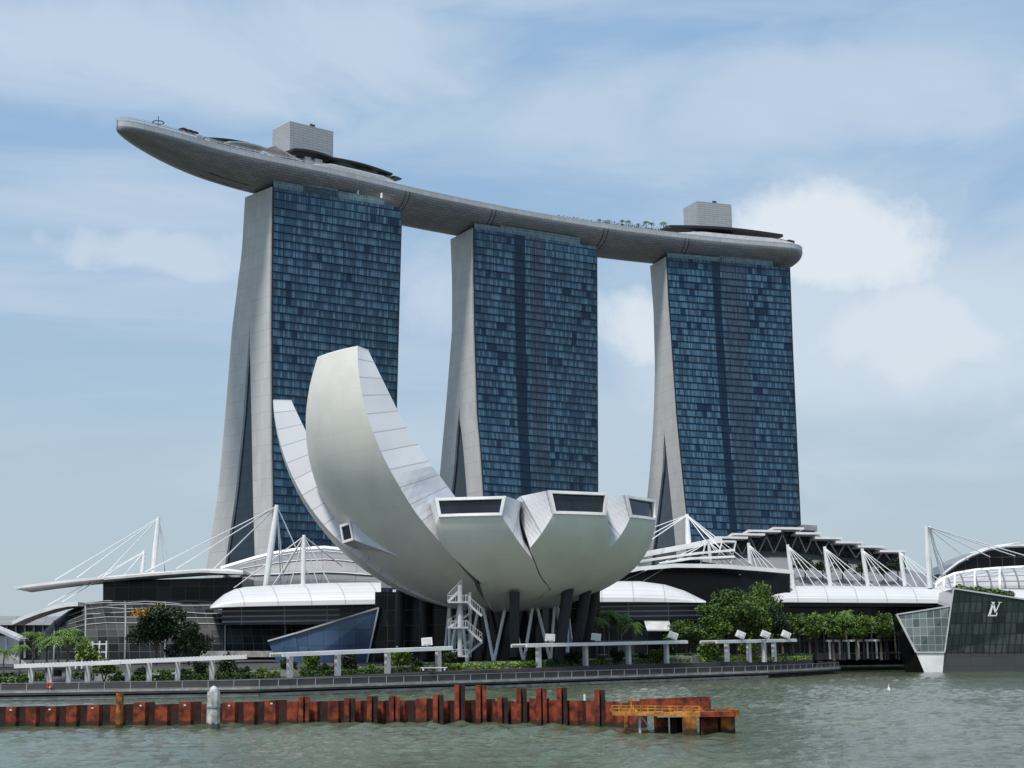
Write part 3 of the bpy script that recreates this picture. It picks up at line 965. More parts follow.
# ================================================================== MUSEUM
MC = Vector((-3.3, 290.0, 0))
museum = thing('museum', (MC.x, MC.y, 4), 'white lotus shaped museum of curved petals raised on dark columns', 'museum')
BVH = None
def petal(az, hs, a, b, zc, zt, tw, kind, tip_h=3.0, inner=None, zb=None, tilt=1.0, groove=0.3, wmax=99, tk=0.0, hsl=None, wl=None, wr=None, wlz=None, wrr=None, sl=0.52):
    """az degrees right of the camera-facing direction; hs half sector; outer ellipse a,b centred at zc; cut at zt"""
    d = Vector((math.sin(R(az)), -math.cos(R(az)), 0)); sdv = Vector((-d.y, d.x, 0))   # sdv: to the right seen from outside... 
    if zt <= zc:
        ps1 = math.acos((zc - zt) / b)
    else:
        ps1 = math.pi / 2 + math.asin((zt - zc) / b)
    N = 40
    out = []
    for k in range(N + 1):
        f = k / N
        ps = R(2) + (ps1 - R(2)) * f
        r = a * math.sin(ps); z = zc - b * math.cos(ps)
        out.append((r, z))
    arc = [0.0]
    for p, q in zip(out, out[1:]):
        arc.append(arc[-1] + math.hypot(q[0] - p[0], q[1] - p[1]))
    tot = arc[-1]
    ts = math.sin(R(hs)); tl = math.sin(R(hsl if hsl else hs))
    Opts = []; Ipts = []
    for k in range(N + 1):
        r, z = out[k]
        fromtip = tot - arc[k]
        def wid(tt):
            w = min(r * tt - groove, tw + fromtip * (sl if kind == 'short' else tk), wmax)
            return max(w, 0.02)
        R_ = wid(ts) if wr is None else min(interp(wr, z), r * 0.9)
        L_ = wid(tl) if wl is None else max(min(wid(tl), interp(wl, r)), -R_ + 0.1)
        if wlz is not None:
            L_ = min(interp(wlz, z), r * 0.9)
        if wrr is not None:
            R_ = max(min(interp(wrr, r), tw + fromtip * sl), -L_ + 0.1)
        Opts.append((r, z, L_, R_))
        f = k / N
        if kind == 'short':
            g = fromtip / tot
            ri = (a - tilt) * (1 - 0.9 * min(1, g * 2.3)); zi = zt + tip_h - 2.2 * min(1, g * 2.3)
            wi = [min(ri * q_ + 0.45, tw + 0.7 + ((a - tilt) - ri) * 0.36) for q_ in (tl, ts)]
        else:
            ri = interp(inner, fromtip / tot) if False else None
            g = fromtip / tot
            ri = interp([(x[0], x[1]) for x in inner], g); zi = interp([(x[0], x[2]) for x in inner], g)
            wi = [min(tw - 0.3 + fromtip * tk * 0.85, max(ri, 1.0) * q_ * 1.2 + 1.0, wmax) for q_ in (tl, ts)]
        Ipts.append((ri, zi, max(wi[0], 0.02), max(wi[1], 0.02)))
    def PT_(q, s_):
        return MC + d * q[0] + sdv * (q[2] * s_ if s_ < 0 else q[3] * s_) + Vector((0, 0, q[1]))
    def PO_(q, s_):                              # outer skin: every point keeps its distance from the axis
        x = q[2] * s_ if s_ < 0 else q[3] * s_
        return MC + d * math.sqrt(max(q[0] ** 2 - x * x, 0.01)) + sdv * x + Vector((0, 0, q[1]))
    ou = MB()
    M_ = 10
    rows = []; uvs = []
    for k, q in enumerate(Opts):
        line = []; ul = []
        for j in range(M_ + 1):
            s_ = -1 + 2 * j / M_
            line.append(PO_(q, s_)); ul.append(((q[2] if s_ < 0 else q[3]) * s_ + 30, arc[k]))
        rows.append(line); uvs.append(ul)
    ou.grid(rows, uvs, flip=False)
    P_ = ou.build('petal', SHELL, museum, smooth=True)
    k0 = 3
    for s_ in (-1, 1):
        sw = MB()
        rr_ = []; uu = []
        for k in range(k0, N + 1):
            o_ = PO_(Opts[k], s_); i_ = PT_(Ipts[k], s_)
            lv = arc[k]
            line = []; ul = []
            for j in range(5):
                line.append(o_.lerp(i_, j / 4)); ul.append(((o_ - i_).length * j / 4, lv))
            rr_.append(line); uu.append(ul)
        sw.grid(rr_, uu, flip=(s_ < 0))
        sw.build('side_wall', SIDEP, P_, smooth=False)
    top = MB()
    top.grid([[PT_(Ipts[k], -1), PT_(Ipts[k], 1)] for k in range(k0, N + 1)])
    top.build('inner_roof', SIDEP, P_, smooth=True)
    # tip: white frame and dark pane
    o0, o1 = rows[-1][0], rows[-1][-1]
    i0, i1 = PT_(Ipts[-1], -1), PT_(Ipts[-1], 1)
    bot = rows[-1]
    c_ = (o0 + o1 + i0 + i1) / 4
    nrm = (o1 - o0).cross(i0 - o0).normalized()
    if nrm.dot(d + Vector((0, 0, 0.3))) < 0:
        nrm = -nrm
    def ins(p, k_):
        return p
    nb = len(bot)
    topl = [i0.lerp(i1, j / (nb - 1)) for j in range(nb)]
    fr = MB(); gl_ = MB()
    bw_ = 0.5
    inb = []; inT = []
    for j in range(nb):
        b_, t_ = bot[j], topl[j]
        h_ = (t_ - b_).length
        inb.append(b_.lerp(t_, bw_ / h_)); inT.append(b_.lerp(t_, 1 - bw_ / h_))
    wd = (o1 - o0).length
    e_ = bw_ / wd
    def sub(L):
        n_ = len(L) - 1
        res = []
        for j in range(nb):
            x = (e_ + (1 - 2 * e_) * j / (nb - 1)) * n_
            i = min(int(x), n_ - 1)
            res.append(L[i].lerp(L[i + 1], x - i))
        return res
    ib, it = sub(inb), sub(inT)
    F_ = nrm * 0.28
    fw = lambda L: [p + F_ for p in L]
    fr.grid([fw(bot), fw(ib)]); fr.grid([fw(it), fw(topl)])
    fr.face([o0 + F_, ib[0] + F_, it[0] + F_, i0 + F_]); fr.face([ib[-1] + F_, o1 + F_, i1 + F_, it[-1] + F_])
    fr.grid([bot, fw(bot)]); fr.grid([fw(topl), topl])
    fr.face([o0, o0 + F_, i0 + F_, i0]); fr.face([o1 + F_, o1, i1, i1 + F_])
    B_ = nrm * -0.5
    fr.grid([fw(ib), [p + B_ for p in ib]]); fr.grid([[p + B_ for p in it], fw(it)])
    fr.face([ib[0] + F_, ib[0] + B_, it[0] + B_, it[0] + F_]); fr.face([ib[-1] + B_, ib[-1] + F_, it[-1] + F_, it[-1] + B_])
    fr.build('window_frame', WHITE, P_)
    gl_.grid([[p + nrm * -0.3 for p in ib], [p + nrm * -0.3 for p in it]])
    gl_.build('window_pane', WINGL, P_)
    return P_, rows, d, sdv

# short, windowed petals to the front and right
petal(-7.5, 17.7, 31.6, 17.9, 30.5, 28.3, 5.4, 'short', 3.3, groove=0.12, hsl=17.0, wl=[(0, -0.6), (8, -2.0), (14, -3.4), (19.6, -1.7), (23, 0.4), (26.6, 2.7), (29.3, 5.3), (30.5, 6.0), (31.6, 6.0)], wrr=[(0, 2), (4, 4.5), (10, 9), (16, 12.7), (20, 11.6), (23.3, 10.5), (26.6, 10.0), (30, 9.3), (32, 9.3)])
petal(28, 17.6, 31.6, 17.9, 30.5, 28.6, 5.2, 'short', 4.0, groove=0.12, hsl=18, sl=0.44, wl=[(0, -0.8), (4, -2.4), (10, -5.6), (16, -4.85), (20, -0.15), (23.3, 3.3), (26.6, 6.0), (30, 8.95), (32, 9.2)])
petal(58, 19.0, 31.5, 17.9, 30.5, 28.6, 4.9, 'short', 3.9, groove=0.12, sl=0.36)
petal(92, 17.5, 28.5, 17.0, 30.5, 28.5, 4.2, 'short', 4.0)
petal(128, 16.5, 28, 16.5, 30, 27.0, 4.2, 'short', 3.0)
petal(161, 16.5, 28, 16.5, 30, 26.0, 4.2, 'short', 3.0)
petal(196, 17.5, 30, 17.0, 30, 27.0, 4.6, 'short', 3.0)
# tall petals to the left
BIG = petal(-50, 22, 37.2, 38, 51, 58.2, 6.4, 'tall', inner=[(0, 33.4, 57.8), (0.22, 28.3, 45.4), (0.36, 23.3, 37.4), (0.5, 15.5, 32.6), (0.7, 4, 30), (1, 1, 28)], wmax=11.6, tk=0.26, wlz=[(12, 0.6), (13.6, 4), (15, 7), (18, 10), (22, 12), (26, 12.8), (30, 13.2), (34, 13.4), (38, 13.2), (43, 12.5), (48, 11.0), (53, 8.9), (58.2, 6.5)], wr=[(12, 0.8), (13.6, 5), (15, 7.6), (18, 11.4), (22, 13.0), (26, 12.9), (30, 12.3), (34, 11.8), (38, 10.9), (43, 9.8), (48, 8.6), (53, 7.5), (58.2, 6.4)])
petal(-85, 19, 42.0, 42, 55, 52.2, 4.4, 'tall', inner=[(0, 38.3, 52.2), (0.25, 32.5, 40), (0.5, 18, 32), (0.75, 6, 29), (1, 1, 28)], wmax=9, tk=0.12)
petal(-128, 19, 36.0, 32, 45, 38.0, 4.6, 'tall', inner=[(0, 32.5, 38), (0.3, 26.0, 32), (0.5, 16, 30), (0.75, 6, 28), (1, 1, 27)], wmax=9, tk=0.12)

# projecting side window with a tapering hood on the big petal
bvh = BVHTree.FromPolygons([p for r in BIG[1] for p in r], [[i * 11 + j, i * 11 + j + 1, (i + 1) * 11 + j + 1, (i + 1) * 11 + j] for i in range(40) for j in range(10)])
def hit(px, py):
    o = Vector((0, 0, HC)); dd = ray(px, py).normalized()
    h_ = bvh.ray_cast(o, dd)
    return h_[0] if h_[0] is not None else W(px, py, 266)
tail = hit(405, 559)
base = hit(362, 552)
Yw = hit(352, 530).y - 2.2
q4 = [W(340.5, 525, Yw + 0.9), W(351, 521.5, Yw), W(354.5, 540, Yw), W(343.5, 543.5, Yw + 0.9)]
bk = Vector((1.2, 3.2, 0))
hd = MB()
hd.face([q4[1], tail, q4[2]]); 
hd.face([q4[0], q4[0] + bk, hit(379, 526) + Vector((0, -0.1, 0.2)), q4[1]])
hd.face([q4[1], hit(379, 526) + Vector((0, -0.1, 0.2)), tail])
hd.face([q4[2], tail, base, q4[3]])
hd.face([q4[0], q4[3], base, q4[0] + bk])
dorm = hd.build('side_bay', SIDEP, museum)
def ringframe(q, bw_, m1, m2, parent, th):
    c = sum(q, Vector()) / 4
    n_ = (q[1] - q[0]).cross(q[3] - q[0]).normalized()
    if n_.y > 0:
        n_ = -n_
    inn = [p.lerp(c, bw_) for p in q]
    f_ = MB()
    for k in range(4):
        j = (k + 1) % 4
        f_.prism([q[k] + n_ * 0.05, q[j] + n_ * 0.05, inn[j] + n_ * 0.05, inn[k] + n_ * 0.05], n_ * th)
    f_.build('window_frame', m1, parent)
    g_ = MB(); g_.prism([p + n_ * 0.03 for p in inn], n_ * 0.1); g_.build('window_pane', m2, parent)
ringframe(q4, 0.27, WHITE, WINGL, dorm, 0.35)

ib_ = MB()  # added dark bowl inside the petals, makes the gaps between them look shaded
def ibp(az, ps):
    r_ = 28.2 * math.sin(ps)
    return MC + Vector((r_ * math.sin(R(az)), -r_ * math.cos(R(az)), 31.5 - 16.0 * math.cos(ps)))
ib_.grid([[ibp(-30 + 145 * k / 29, ps) for k in range(30)] for ps in [R(6 + 60 * j / 12) for j in range(13)]])
ib_.build('gap_shade_bowl', DARKM, museum, smooth=True)
# core, columns, diagrid, under the bowl
cm_ = MB()
def ringpts(c, r, z, n=32):
    return [Vector((c.x + r * math.cos(2 * math.pi * k / n), c.y + r * math.sin(2 * math.pi * k / n), z)) for k in range(n + 1)]
CC = MC + Vector((2.0, 4, 0))
cm_.grid([ringpts(CC, 9.0, 3.5), ringpts(CC, 9.0, 16.0)])
cm_.build('core_glass', BLACKG, museum, fix=True)
for k in range(14):
    g0 = 2 * math.pi * k / 14
    for sg in (-1, 1):
        db = MB()
        g1 = g0 + sg * math.pi / 14
        db.tube([CC + Vector((12.2 * math.cos(g0), 12.2 * math.sin(g0), 3.8)), CC + Vector((11.2 * math.cos(g1), 11.2 * math.sin(g1), 15.8))], 0.29, 8)
        db.build('diagrid_strut', WHITE, museum)
for (x0, y0, x1, y1, Y0, Y1, r_) in ((514.5, 657, 514.5, 592, 271, 271, 0.85), (559, 660, 568, 588, 276, 276, 1.0), (574, 660, 587, 585, 282, 281, 0.95), (583, 660, 596, 583, 288, 285, 0.95), (398, 660, 401, 590, 296, 296, 0.9), (425, 660, 425, 595, 301, 301, 0.9), (548, 660, 548, 590, 300, 300, 0.9)):
    c_ = MB(); c_.tube([W(x0, y0, Y0), W(x1, y1, Y1)], [r_ * 0.95, r_ * 1.1], 14)
    c_.build('column', DARKM, museum, smooth=False)
# dark lobby glazing behind the columns
lb = MB()
for (xa, xb, Y) in ((375, 470, 308), (470, 600, 306)):
    lb.prism([W(xa, 662, Y), W(xb, 662, Y), W(xb, 592, Y), W(xa, 592, Y)], (0, 1, 0))
lb.build('lobby_wall', GALLERY, museum)

# open stair under the bowl
st = thing('stair_tower', W(462, 657, 263), 'white zigzag open stair climbing to the underside of the museum bowl', 'stair')
YS = 263
s_ = MB(); s_.tube([W(460, 657, YS), W(460, 585, YS)], 0.42, 10); s_.build('post', LGREY, st)
s_ = MB(); s_.tube([W(470, 657, YS + 2.2), W(470, 592, YS + 2.2)], 0.25, 10); s_.build('post', LGREY, st)
lv = [(657, 477), (628.5, 484), (603, 482)]
for yl, xr in lv:
    s_ = MB()
    a = W(448, yl, YS - 1.2); b = W(468, yl, YS - 1.2)
    s_.prism([a, b, b + Vector((0, 3.2, 0)), a + Vector((0, 3.2, 0))], (0, 0, 0.28))
    s_.build('landing', LGREY, st)
    s_ = MB()
    n = 8
    for k in range(n + 1):
        p = a.lerp(b, k / n); s_.bar(p, p + Vector((0, 0, 1.25)), 0.07, 0.07)
    s_.bar(a + Vector((0, 0, 1.25)), b + Vector((0, 0, 1.25)), 0.09, 0.09)
    s_.build('handrail', LGREY, st)
for (x0, y0, x1, y1) in ((448, 628.5, 472, 612), (482, 641.5, 466, 628), (482, 616, 466, 602), (466, 655, 482, 642), (450, 655, 470, 641), (448, 602, 462, 588)):
    s_ = MB()
    a = W(x0, y0, YS + (0.2 if x0 > x1 else 1.6)); b = W(x1, y1, YS + (0.2 if x0 > x1 else 1.6))
    s_.bar(a, b, 1.1, 0.4)
    s_.build('flight', LGREY, st)
    s_ = MB()
    n = 7
    for k in range(n + 1):
        p = a.lerp(b, k / n) + Vector((0, -0.5, 0.15)); s_.bar(p, p + Vector((0, 0, 1.2)), 0.06, 0.06)
    s_.bar(a + Vector((0, -0.5, 1.35)), b + Vector((0, -0.5, 1.35)), 0.08, 0.08)
    s_.build('handrail', LGREY, st)

# ================================================================== BLUE GLASS ENTRANCE
bl = thing('glass_entrance', W(320, 665, 305), 'angular blue glass entrance wedge left of the museum', 'entrance')
m_ = MB()
m_.prism([W(295, 633.5, 303), W(378.5, 608, 305), W(366, 667, 305), W(303, 667, 303)], (2, 12, 0))
m_.build('main_facet', BLUEG, bl)
m_ = MB()
m_.prism([W(268, 641, 305), W(294.6, 633.6, 302.8), W(302.6, 667, 302.8), W(279, 667, 305)], (1, 10, 0))
m_.build('end_facet', BLUEG2, bl)
m_ = MB()
m_.bar(W(268, 641, 304.9), W(294.8, 633.4, 302.7), 0.3, 0.3); m_.bar(W(294.8, 633.4, 302.7), W(378.5, 607.8, 304.9), 0.3, 0.3); m_.bar(W(378.5, 607.8, 304.9), W(366, 667, 304.9), 0.3, 0.3)
m_.build('edge_trim', LGREY, bl)

# ================================================================== SHOPPING MALL (left)
def sheet(pts_lo, pts_hi, name, m, parent, back=(0, 2, 0)):
    mb = MB()
    mb.grid([pts_lo, pts_hi]); mb.build(name, m, parent)
def vault(cols, Y, dep, rows_n, name, m, parent, power=2.0, thick=None, close=True):
    """cols: (px, py_bottom, py_top[, extra depth]) ; a quarter barrel rising away from the viewer"""
    mb = MB(); rows = []
    for i in range(rows_n + 1):
        g = i / rows_n * math.pi / 2
        line = []
        for c in cols:
            px, pb, ptp = c[:3]; ex = c[3] if len(c) > 3 else 0
            zb = W(px, pb, Y + ex); dp = dep
            ztp = W(px, ptp, Y + ex + dp)
            f = math.sin(g); h = 1 - math.cos(g)
            line.append(Vector((lerp(zb.x, ztp.x, h), lerp(zb.y, ztp.y, h), lerp(zb.z, ztp.z, f))))
        rows.append(line)
    mb.grid(rows)
    if close:                                   # far side falls straight down again
        bk = [p + Vector((0, 0.4, 0)) for p in rows[-1]]
        lo = [Vector((p.x, p.y, rows[0][k].z)) for k, p in enumerate(bk)]
        mb.grid([rows[-1], bk, lo])
    o = mb.build(name, m, parent, smooth=False)
    return o, rows
mall = thing('shopping_mall', W(200, 660, 345), 'long dark glass shopping mall with curved facade and white canopies, at left', 'mall')
cols = [(38, 660, 640, 10), (44, 660, 631, 6), (54, 660, 621, 3), (68, 660, 611, 1), (85, 660, 604, 0), (105, 660, 601, 0)] + [(x, 660, 601 + (x - 105) * 0.012, 0) for x in range(125, 421, 20)]
go, grow = vault(cols, 330, 14, 12, 'glass_vault', VAULTG, mall)
for x in (2, 4, 6, 8, 11, 14, 17, 20):
    if x < len(cols):
        r_ = MB(); r_.tube([row[x] + Vector((0, -0.15, 0.05)) for row in grow], 0.2, 6); r_.build('rib', GREYM, go)
for frac in (5, 6, 7, 8, 9, 10, 11):                       # pale louvre bands low down
    r_ = MB(); r_.tube([p + Vector((0, -0.12, random.uniform(-0.3, 0.3) if frac > 6 else 0)) for p in grow[frac][3:]], 0.11, 5); r_.build('purlin', GREYM, go)
m_ = MB()                                       # upper gallery box
m_.prism([W(103, 606, 349), W(242, 604, 349), W(242, 577, 349), W(103, 581, 349)], (0, 16, 0)); m_.build('gallery', GALLERY, mall)
def canopy(front, Y, dep, th, name, m, parent, droop=0.0, xs=0.0):
    """front: pixel polyline of the leading edge; a thin slab running back"""
    mb = MB()
    f_ = [W(x, y, Y) for x, y in front]
    b_ = [p + Vector((xs, dep, droop)) for p in f_]
    dn = Vector((0, 0, -th))
    mb.grid([f_, b_]); mb.grid([[p + dn for p in f_], f_]); mb.grid([[p + dn for p in b_], [p + dn for p in f_]])
    mb.grid([b_, [p + dn for p in b_]])
    for p, q in ((f_[0], b_[0]), (f_[-1], b_[-1])):
        mb.face([p, q, q + dn, p + dn])
    return mb.build(name, m, parent, fix=True)
canopy([(15, 586.5), (40, 583), (70, 579.5), (104, 576.5), (150, 572.5), (200, 569), (228, 568.5), (243, 570.5)], 341, 12, 0.55, 'roof_canopy', WHITE, mall, -0.3)
canopy([(104, 577.5), (150, 573.5), (200, 570), (243, 572)], 338.5, 2.4, 0.5, 'canopy_edge', WHITE2, mall)
canopy([(12, 621), (25, 615), (40, 609.5), (55, 605), (68, 602.5), (78, 602)], 335, 8, 0.85, 'low_canopy', WHITE, mall)
# white membrane roof over the front bay
vault([(210, 608, 607), (216, 607.6, 601), (224, 607.3, 594.5), (234, 607, 589.5), (245, 606.6, 587), (270, 606, 585.5), (300, 605.5, 584), (330, 605, 583), (360, 604.5, 582.5), (381, 604, 582.5)], 322, 12, 8, 'membrane_roof', MEMBR, mall)
for x0, x1 in ((236, 262), (300, 318), (361, 372)):
    pass
# louvred front below the membrane
m_ = MB(); m_.prism([W(222, 625, 327), W(384, 623, 327), W(384, 604, 327), W(222, 607.5, 327)], (0, 1.5, 0)); m_.build('louvre_wall', LOUVRE, mall)
m_ = MB(); m_.prism([W(340, 662, 326), W(400, 662, 326), W(400, 598, 326), W(340, 600, 326)], (0, 2, 0)); m_.build('end_wall', GALLERY, mall)
# low plinth terrace
m_ = MB(); m_.prism([W(200, 657, 322), W(285, 657, 322), W(285, 651, 322), W(200, 651, 322)], (0, 6, 0)); m_.build('terrace', CONC, mall)
# arched roof further back
ar = thing('arched_hall', W(290, 590, 372), 'grey hall with a white rimmed arched roof behind the left masts', 'hall')
ac = [(222, 571, 569.5), (240, 584, 564), (255, 586, 559.5), (275, 588, 554.5), (300, 588, 550.5), (325, 588, 549), (345, 588, 551), (375, 588, 557), (400, 588, 564)]
ao, arow = vault(ac, 366, 9, 8, 'arched_wall', ROOFG, ar)
m_ = MB(); m_.tube([W(c[0], c[2], 375) + Vector((0, -0.8, 0.1)) for c in ac], 0.7, 6); m_.build('roof_rim', WHITE, ar)
for f_ in (2, 4, 6):
    m_ = MB(); m_.tube([p + Vector((0, -0.2, 0)) for p in arow[f_][1:]], 0.16, 5); m_.build('ledge', LGREY, ar)

# far left low buildings
lb_ = thing('low_block', W(40, 650, 420), 'low dark flat roofed block with tall bays at the far left', 'building')
m_ = MB(); m_.prism([W(-120, 660, 410), W(60, 660, 410), W(60, 624, 410), W(-120, 624, 410)], (0, 40, 0)); m_.build('wall', GALLERY, lb_)
m_ = MB(); m_.prism([W(-125, 625, 408), W(66, 625, 408), W(66, 616, 412), W(-125, 616, 412)], (0, 44, 0)); m_.build('roof', ROOFG, lb_)
for x in range(-20, 60, 9):
    m_ = MB(); m_.bar(W(x, 658, 409.6), W(x, 625, 409.6), 0.5, 0.5); m_.build('pilaster', GREYM, lb_)
gb = thing('gabled_pavilion', W(8, 660, 300), 'small white framed pavilion with sloping roof at the left edge', 'pavilion')
m_ = MB(); m_.prism([W(-40, 664, 300), W(6, 664, 300), W(6, 636, 300), W(-40, 636, 300)], (0, 8, 0)); m_.build('wall', WHITE2, gb)
m_ = MB(); m_.bar(W(-40, 612, 298), W(25, 640, 298), 6.0, 0.5, (0, 0, 1)); m_.build('roof', LGREY, gb)
m_ = MB(); m_.bar(W(6.5, 636, 297), W(25, 640.2, 297), 0.4, 0.5); m_.bar(W(18, 639, 297), W(18.5, 664, 297), 0.35, 0.35); m_.bar(W(6, 636, 297), W(6.5, 664, 297), 0.35, 0.35); m_.build('frame', WHITE, gb)
m_ = MB(); m_.prism([W(-30, 664, 290), W(22, 664, 290), W(10, 655, 290), W(-10, 648, 290), (W(-30, 646, 290))], (0, 3, 0)); m_.build('ramp_wall', CONC, gb)

# ================================================================== MASTS AND CABLES
def mast(px0, py0, px1, py1, Y, r_, cables, label, name='cable_mast', extra=None):
    top_ = W(px1, py1, Y); bot_ = W(px0, py0, Y)
    o = thing(name, bot_, label, 'mast', 'white masts with stay cables')
    m_ = MB(); m_.tube([bot_, bot_.lerp(top_, 0.5), top_], [r_ * 1.0, r_ * 1.15, r_ * 0.75], 10); m_.build('pole', WHITE, o)
    for c in cables:
        x, y = c[:2]; yy = c[2] if len(c) > 2 else Y + 2
        m_ = MB(); m_.tube([top_ + Vector((0, 0, -0.3)), W(x, y, yy)], c[3] if len(c) > 3 else 0.13, 6); m_.build('cable', CABLE, o)
    return o
mast(153, 575, 158.5, 517, 346, 0.55, [(55, 580, 346), (77, 577.5, 346), (104, 576, 346), (170, 570, 352), (165, 572, 356)], 'tall white leaning mast with cables on the left canopy')
mast(141.5, 576, 144, 550.5, 352, 0.42, [(48, 605, 340, 0.1), (62, 602, 340, 0.1), (108, 576, 348, 0.1), (124, 575, 348, 0.1), (94, 585, 346, 0.1)], 'short white mast just left of the tall canopy mast')
mast(265.5, 588, 277, 505, 336, 0.62, [(145, 572, 346), (176, 569, 346), (214, 568.5, 346), (284, 583, 342), (312, 583, 342), (281, 584, 348)], 'tallest white leaning mast beside the left end of the museum')
mast(303, 586, 304, 535, 334, 0.48, [(234, 588, 338), (272, 587, 336), (290, 586, 336), (318, 586, 336), (330, 585, 336), (342, 566, 350), (278, 582, 350)], 'upright white mast between the tall leaning mast and the museum')

# ================================================================== RIGHT OF THE MUSEUM: shops, canopies
sh_ = thing('waterfront_shops', W(650, 650, 352), 'dark shopfront block under a white rounded roof, right of the museum', 'building')
vault([(570, 602, 583), (595, 602, 580.5), (640, 602, 581), (665, 602.2, 584.5), (685, 602.4, 591), (698, 602.6, 597.5), (706, 602.6, 601.5)], 345, 11, 8, 'membrane_roof', MEMBR, sh_)
m_ = MB(); m_.prism([W(570, 620, 348), W(703, 620, 348), W(703, 602, 348), W(570, 602, 348)], (0, 1.5, 0)); m_.build('louvre_wall', LOUVRE, sh_)
m_ = MB(); m_.prism([W(565, 660, 349), W(720, 660, 349), W(720, 619, 349), W(565, 619, 349)], (0, 6, 0)); m_.build('shopfront', GALLERY, sh_)
m_ = MB(); m_.prism([W(647, 631, 344), W(672, 631, 344), W(669, 622, 347), W(644, 622, 347)], (0, 0, 0.3)); m_.build('awning', LGREY, sh_)
hall = thing('casino_hall', W(690, 610, 372), 'dark hall under layered white wing canopies right of the museum', 'hall')
m_ = MB(); m_.prism([W(600, 612, 368), W(790, 612, 368), W(790, 573, 368), W(690, 560, 368), (W(600, 574, 368))], (0, 30, 0)); m_.build('dark_wall', BLACKG, hall)
canopy([(585, 582), (615, 571.5), (640, 566.5), (675, 563.5), (720, 564), (760, 567), (794, 570)], 352, 9, 0.9, 'wing_canopy', WHITE, hall, 0.4)
canopy([(590, 566), (620, 557), (650, 550.5), (680, 545), (705, 540), (722, 537)], 372, 14, 1.3, 'wing_canopy', WHITE, hall, 0.5)
canopy([(605, 571), (640, 560.5), (670, 556), (700, 552), (735, 549)], 365, 5, 0.5, 'wing_canopy', WHITE2, hall, 0.3)
canopy([(660, 563), (690, 558), (735, 556)], 362, 3, 0.4, 'wing_canopy', WHITE2, hall, 0.3)
for x in (700, 716, 730):
    m_ = MB(); m_.bar(W(x, 566, 366), W(x + 6, 541, 366), 0.3, 0.3); m_.build('brace', WHITE2, hall)

# theatre with stepped roof
th = thing('theatre', W(800, 600, 410), 'dark theatre with stepped white roof slabs on V shaped trusses', 'theatre')
YT = 412
m_ = MB()
m_.prism([W(700, 600, YT), W(700, 545, YT), W(735, 537, YT), W(765, 532, YT), W(800, 529, YT), W(822, 537, YT), W(842, 541, YT), W(862, 545, YT), W(884, 549, YT), W(905, 554, YT), W(905, 600, YT)], (0, 40, 0))
m_.build('dark_wall', BLACKG, th)
slabs = [(706, 735, 540), (716, 748, 536.2), (732, 765, 533), (748, 781, 529.6), (773, 804, 527), (796, 822, 532), (815, 842, 536.6), (836, 863, 541), (858, 884, 545.2), (880, 906, 549.8)]
for (xa, xb, y) in slabs:
    m_ = MB(); a = W(xa, y, YT - 9); b = W(xb, y + 0.4, YT - 9)
    m_.prism([a, b, b + Vector((0.5, 22, 0)), a + Vector((0.5, 22, 0))], (0, 0, -0.55)); m_.build('roof_slab', WHITE, th)
m_ = MB(); a = W(803, 524.5, YT + 14); b = W(817, 525.5, YT + 14); m_.prism([a, b, b + Vector((0, 8, 0)), a + Vector((0, 8, 0))], (0, 0, -1.5)); m_.build('plant_box', GREYM, th)
slope_lo = [W(x, 588, 386) for x in range(700, 961, 20)]
slope_hi = [W(x, y, YT - 2) for x, y in zip(range(700, 961, 20), (556, 553, 551.5, 551, 551.5, 553, 555, 557, 559.5, 562.5, 567, 573, 580, 587))]
m_ = MB(); m_.grid([slope_lo, slope_hi]); m_.build('sloping_roof', ROOFG, th)
tx = [(728, 758, 736), (742, 752, 768), (758, 768, 768), (774, 768, 784), (790, 784, 800), (806, 800, 816), (822, 816, 834), (838, 834, 850), (856, 850, 868), (876, 868, 888), (893, 884, 900)]
for i, (xt, xl, xr) in enumerate(tx):
    ty = interp([(700, 542), (735, 538), (765, 534), (800, 529.5), (822, 537), (862, 546), (905, 554)], xt)
    by = interp([(700, 557), (800, 552), (860, 558.5), (905, 566), (930, 574)], xt)
    for xb in (xt - 9, xt + 9):
        m_ = MB(); m_.bar(W(xb, ty, YT - 6), W(xt, by, YT - 6), 0.26, 0.26); m_.build('truss', GREYM, th)

lr = thing('waterfront_arcade', W(860, 650, 372), 'long dark arcade under a white barrel roof behind the row of trees', 'arcade')
vo, vrow = vault([(768, 602.5, 596), (776, 602.4, 589), (786, 602.3, 586), (820, 602.5, 585.6), (860, 602.8, 586), (900, 603, 586.6), (935, 603.3, 587.5), (990, 603.5, 589), (1060, 604, 590)], 366, 12, 7, 'membrane_roof', MEMBR, lr)
for x in range(786, 1040, 16):
    a = W(x, 603, 366); b = W(x + 5, 586.2, 377.5)
m_ = MB(); m_.prism([W(700, 660, 371), W(1060, 660, 371), W(1060, 603, 371), W(700, 603, 371)], (0, 8, 0)); m_.build('arcade_wall', GALLERY, lr)
m_ = MB(); m_.prism([W(768, 606.5, 366.5), W(1050, 607, 366.5), W(1050, 603.5, 366.5), W(768, 602.6, 366.5)], (0, 1, 0)); m_.build('gutter_beam', DARKM, lr)

